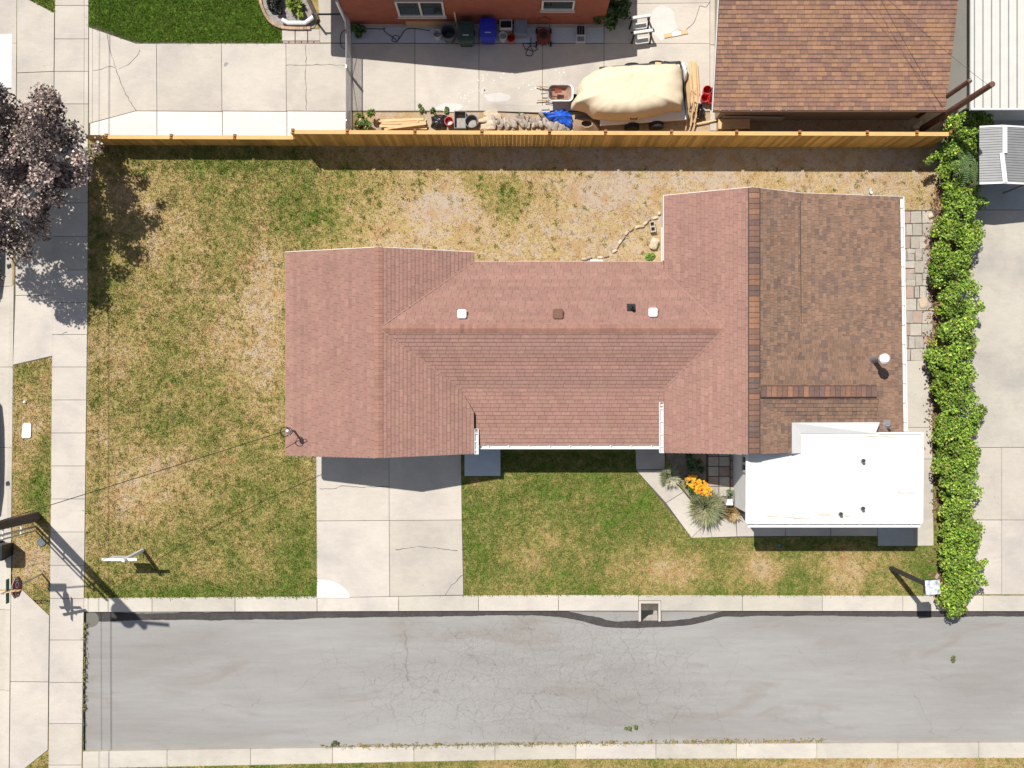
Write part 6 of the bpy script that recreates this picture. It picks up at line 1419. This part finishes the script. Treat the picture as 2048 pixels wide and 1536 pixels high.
for i, (x0, y0_, x1, y1_, lb) in enumerate(((1073, 177, 1095, 182, 'thin rod lying beyond the wheelbarrow handle'), (1081, 196, 1103, 196, 'dark tool handle lying over the wheelbarrow rim'), (1073, 206, 1098, 204, 'thin dark rod lying beside the wheelbarrow leg'))):
    m_ = MB(); m_.cyl(P(x0, y0_) + Vector((0, 0, 0.5 if i == 1 else 0.03)), P(x1, y1_) + Vector((0, 0, 0.69 if i == 1 else 0.03)), 0.014, n=6); tag(m_.build('tool_rod', M['pole_wood'], at=P(x0, y0_)), lb, 'tool')

# covered trailer
c = P(1262, 195); t = thing('covered_trailer', 'flat white trailer carrying a load under a beige canvas cover', 'trailer', c)
dk = [P(1196, 146), P(1355, 134), P(1369, 246), P(1198, 258)]; mb = MB(); mb.prism([tuple(q[:2]) for q in dk], 0.42, 0.52); mb.build('deck', M['white_paint'], t)
mb = MB(); mb.beam(dk[0] + Vector((0, 0, 0.56)), dk[1] + Vector((0, 0, 0.56)), 0.06, 0.10); mb.build('side_rail', M['dark_metal'], t); mb = MB(); mb.beam(dk[1] + Vector((0, 0, 0.56)), dk[2] + Vector((0, 0, 0.56)), 0.06, 0.10); mb.build('side_rail', M['dark_metal'], t)
mb = MB(); mb.tube([P(1200, 200) + Vector((0, 0, 0.4)), P(1150, 207) + Vector((0, 0, 0.4))], 0.05, 6); mb.build('tongue', M['dark_metal'], t)
for x, y in ((1262, 258), (1310, 255), (1262, 140), (1310, 136)):
    m_ = MB(); q = P(x, y); m_.cyl(q + Vector((0, -0.1, 0.28)), q + Vector((0, 0.1, 0.28)), 0.28, n=18); m_.build('wheel', M['rubber'], t)
OUTL = [(1151, 190), (1157, 176), (1176, 162), (1205, 152), (1250, 150), (1300, 148), (1345, 146), (1357, 158), (1359, 180), (1360, 215), (1358, 232), (1335, 232), (1310, 240), (1265, 250), (1215, 250), (1184, 245), (1168, 232), (1140, 226), (1141, 214), (1153, 204)]
cv_ = mound('canvas_cover', OUTL, 1.55, M['canvas'], t, edge=0.55, fold=0.035, seed=5, base=0.45, flat=3.4, seg=150, rings=18, foldn=19, fpow=6, tn=0.6)
mb = MB(); mb.tube([P(1252, 238) + Vector((0, 0, 1.12)), P(1262, 233) + Vector((0, 0, 1.22)), P(1270, 240) + Vector((0, 0, 1.05)), P(1268, 250) + Vector((0, 0, 0.8)), P(1256, 250) + Vector((0, 0, 0.8)), P(1252, 238) + Vector((0, 0, 1.12))], 0.02, 6); mb.build('tie_strap', M['dark_metal'], cv_)
mb = MB(); mb.tube([P(1240, 160) + Vector((0, 0, 1.35)), P(1252, 166) + Vector((0, 0, 1.5)), P(1260, 158) + Vector((0, 0, 1.32)), P(1246, 154) + Vector((0, 0, 1.15))], 0.014, 5); mb.build('tie_rope', M['green_bin'], cv_)
for x, y, m_n, lb, nm in ((1311, 140, 'lumber', 'yellow parcel on the trailer edge', 'parcel'), (1327, 138, 'black', 'black tool case on the trailer edge', 'tool_case')):
    m_ = MB(); q = P(x, y) + Vector((0, 0, 0.60)); m_.box(q, (0.22, 0.14, 0.14), rz=-0.1); m_.box(q + Vector((0, 0, 0.08)), (0.16, 0.1, 0.05), rz=-0.1); tag(m_.build(nm, M[m_n], at=q), lb, 'box')
o = mound('white_sheet', [(1355, 132), (1366, 128), (1372, 140), (1371, 165), (1366, 170), (1362, 150)], 0.5, M['white_paint'], at=P(1363, 148), fold=0.05, edge=0.5, seed=13, foldn=5); tag(o, 'crumpled white sheet at the corner of the covered trailer', 'sheet')
mb = MB(); mb.prism([tuple(P(*q)[:2]) for q in ((1371, 160), (1378, 162), (1379, 215), (1371, 222))], 0.02, 0.16); tag(mb.build('cardboard_piece', M['plywood'], at=P(1375, 190)), 'brown cardboard strip between trailer and board bundle', 'cardboard')
# red and black buckets
for i, (x, y, m_n, lb) in enumerate(((1411, 181, 'red_plastic', None), (1407, 196, 'red_plastic', None), (1420, 199, 'red_plastic', None))):
    bucket('red_bucket', 'bright red bucket in the cluster beside the garage wall', P(x, y + 5), 0.13, 0.165, 0.38, M['red_plastic'], 'red buckets by the garage', fill=None)
bucket('black_bucket', 'black bucket among the red buckets beside the garage', P(1423, 189), 0.13, 0.155, 0.37, M['black'])
o = mound('black_bag', [(1392, 205), (1402, 208), (1409, 222), (1410, 236), (1400, 243), (1390, 238), (1388, 220)], 0.34, M['black_bag'], at=P(1399, 225), fold=0.06, edge=0.35, flat=0.8, seed=17, foldn=6); tag(o, 'dark grey rubbish bag below the red buckets', 'bag')
c = P(1463, 254); t = thing('wooden_box', 'tan plywood box between garage wall and fence', 'box', c); mb = MB(); mb.box(c + Vector((0, 0, 0.2)), (1.12, 0.3, 0.4)); mb.build('carcass', M['plywood'], t); mb = MB(); mb.box(c + Vector((0, 0, 0.415)), (1.18, 0.36, 0.03)); mb.build('lid', M['lumber'], t)
mb = MB(); mb.beam(P(1440, 242) + Vector((0, 0, 0.35)), P(1560, 244) + Vector((0, 0, 0.35)), 0.03, 0.6); tag(mb.build('leaning_panel', M['concrete_old'], at=P(1500, 243)), 'grey panel standing on edge along the garage wall', 'panel')
for i, (x, y) in enumerate(((1830, 256), (1836, 250))): rock('pale_rock', P(x, y), (.28, .2, .18), M['stone_pale'], 300 + i, 0.4 * i, 'pale rock behind the fence at the foot of the bare pole', 'stone', 'rocks at the pole foot')
o = mound('teal_tarp', [(1878, 287), (1890, 285), (1896, 300), (1894, 330), (1886, 345), (1879, 335), (1881, 310)], 1.0, M['teal'], at=P(1886, 315), fold=0.08, edge=0.7, seed=23, foldn=7); tag(o, 'teal tarp bundled at the end of the fence under the hedge', 'tarp')

# ------------------------------------------------------------------ back yard: block, boulder and stone border
c = P(1304, 455); t = thing('cinder_block', 'pale two-hole concrete block standing near the white rear wall', 'block', c); mb = MB(); rz_ = 0.14
mz = Matrix.Rotation(rz_, 3, 'Z')
for dx, dy, w_, d_ in ((-.085, 0, .03, .40), (.085, 0, .03, .40), (0, -.185, .14, .03), (0, .185, .14, .03), (0, 0, .14, .035)): mb.box(c + mz @ Vector((dx, dy, 0.1)), (w_, d_, 0.2), rz=rz_)
mb.build('shell', M['block'], t); mb = MB(); mb.box(c + Vector((0, 0, 0.01)), (0.13, 0.33, 0.02), rz=rz_); mb.build('hollow_floor', M['soil'], t)
rock('boulder', P(1307, 488), (.30, .44, .25), M['stone_pale'], 77, -0.3, 'pale angular boulder beside the white rear wall', 'stone')
rock('round_stone', P(1318, 427), (.12, .13, .10), M['stone_pale'], 78, 0, 'small round stone at the end of the white rear wall', 'stone')
arcp = [(1310, 436), (1297, 440), (1290, 447), (1283, 453), (1275, 454), (1262, 459), (1253, 466), (1246, 476), (1240, 484), (1234, 493), (1229, 502), (1212, 512), (1200, 515), (1178, 515), (1168, 518)]
for i, (x, y) in enumerate(arcp):
    x1, y1_ = arcp[min(i + 1, len(arcp) - 1)]; a = math.atan2(-(y1_ - y), x1 - x) if i < len(arcp) - 1 else 0
    rock('border_stone', P(x, y), (.20, .10, .09), M['paver_red'] if i % 2 else M['stone_pale'], 100 + i, a, 'small pinkish stone in the curved border of the back yard', 'stone', 'border stones in the back yard')
board((1180, 521), (1206, 521), 0.06, 0.05, 0.03, 'white trim strip lying below the rear eave', None, 'white_paint', 'trim_strip')
rock('pale_slab_stone', P(1846, 606), (.34, .42, .10), M['stone_pale'], 90, 0.3, 'rough pale stone lying on the patchwork pavers', 'stone')
rock('hedge_stone', P(1860, 432), (.2, .16, .12), M['stone_pale'], 91, 0.3, 'pale stone at the top end of the patchwork pavers', 'stone')
# metal plant stand by the annex
c = P(1453, 996); t = thing('hose_cart', 'light grey metal hose cart standing by the annex wall', 'hose cart', c)
mb = MB(); mb.box(c + Vector((0, -0.1, 0.42)), (0.26, 0.22, 0.2)); mb.build('drum_box', M['white_dirty'], t)
for dx in (-0.12, 0.12):
    mb = MB(); mb.tube([c + Vector((dx, -0.2, 0.02)), c + Vector((dx, -0.14, 0.5)), c + Vector((dx, 0.30, 0.62))], 0.016, 6); mb.build('frame_tube', M['steel'], t)
    mb = MB(); mb.cyl(c + Vector((dx * 1.3 - 0.02, -0.2, 0.1)), c + Vector((dx * 1.3 + 0.02, -0.2, 0.1)), 0.1, n=14); mb.build('wheel', M['rubber'], t)
mb = MB(); mb.tube([c + Vector((-0.12, 0.30, 0.62)), c + Vector((0.12, 0.30, 0.62))], 0.016, 6); mb.build('handle', M['steel'], t)
shrub('stand_plant', 'small green plant beside the grey hose cart', 'plant', P(1458, 985), 0.18, 0.3, 180, 0.06, [(.08, .15, .05), (.12, .2, .07)], (1, 1), 221)
mb = MB(); mb.lathe([(0.06, -0.1), (0.06, 0.02), (0.05, 0.03), (0.0005, 0.03)], P(1558, 1091), 14); tag(mb.build('sprinkler_lid', M['teal'], at=P(1558, 1091)), 'small round teal sprinkler cover in the annex shadow', 'lid')

# ------------------------------------------------------------------ cars parked on the cross street just past the frame
def car(label, at):
    at = Vector(at); t = thing('parked_car', label, 'car', at, None)
    def sec(y, w_, z0_, z1_): return [at + Vector((-w_, y, z0_)), at + Vector((-w_, y, z1_ - 0.12)), at + Vector((-w_ * 0.9, y, z1_)), at + Vector((w_ * 0.9, y, z1_)), at + Vector((w_, y, z1_ - 0.12)), at + Vector((w_, y, z0_))]
    def loft(S): 
        m_ = MB(); n_ = len(S[0]); m_.add([p_ for s_ in S for p_ in s_], [(k * n_ + i, (k + 1) * n_ + i, (k + 1) * n_ + (i + 1) % n_, k * n_ + (i + 1) % n_) for k in range(len(S) - 1) for i in range(n_)] + [tuple(range(n_)), tuple(range(len(S) * n_ - 1, (len(S) - 1) * n_ - 1, -1))]); return m_
    loft([sec(-2.25, .70, .30, .62), sec(-2.1, .82, .2, .78), sec(-1.2, .88, .18, .92), sec(0, .90, .18, .95), sec(1.3, .88, .18, .95), sec(2.1, .82, .2, .90), sec(2.25, .72, .3, .7)]).build('body', M['car_dark'], t)
    cb = loft([sec(-1.25, .74, .88, .93), sec(-0.55, .70, .88, 1.40), sec(0.7, .70, .88, 1.43), sec(1.6, .74, .88, .95)]).build('cabin', M['car_glass'], t)
    m_ = MB(); m_.box(at + Vector((0, 0.08, 1.43)), (1.24, 1.3, 0.04)); m_.build('roof_panel', M['car_dark'], cb)
    for sx_ in (-.80, .80):
        for sy_ in (-1.4, 1.35):
            m_ = MB(); m_.cyl(at + Vector((sx_ - .11, sy_, .32)), at + Vector((sx_ + .11, sy_, .32)), .32, n=20); w_ = m_.build('wheel', M['rubber'], t)
            m_ = MB(); m_.cyl(at + Vector((sx_ - .118, sy_, .32)), at + Vector((sx_ + .118, sy_, .32)), .2, n=14); m_.build('rim', M['steel'], w_)
        m_ = MB(); m_.box(at + Vector((sx_ * 1.24, -0.75, 1.0)), (.2, .12, .14)); m_.build('mirror', M['car_dark'], t)
        m_ = MB(); m_.box(at + Vector((sx_ * 0.75, -2.21, .62)), (.3, .06, .12)); m_.build('headlight', M['white_dirty'], t)
    return t
c1_ = car('dark car parked on the cross street opposite the lawn', P(-52, 905, -0.12) )
c2_ = copy_tree(c1_, None, P(-50, 470, -0.12), 0.0); c2_['label'] = 'dark car parked on the cross street under the purple tree'
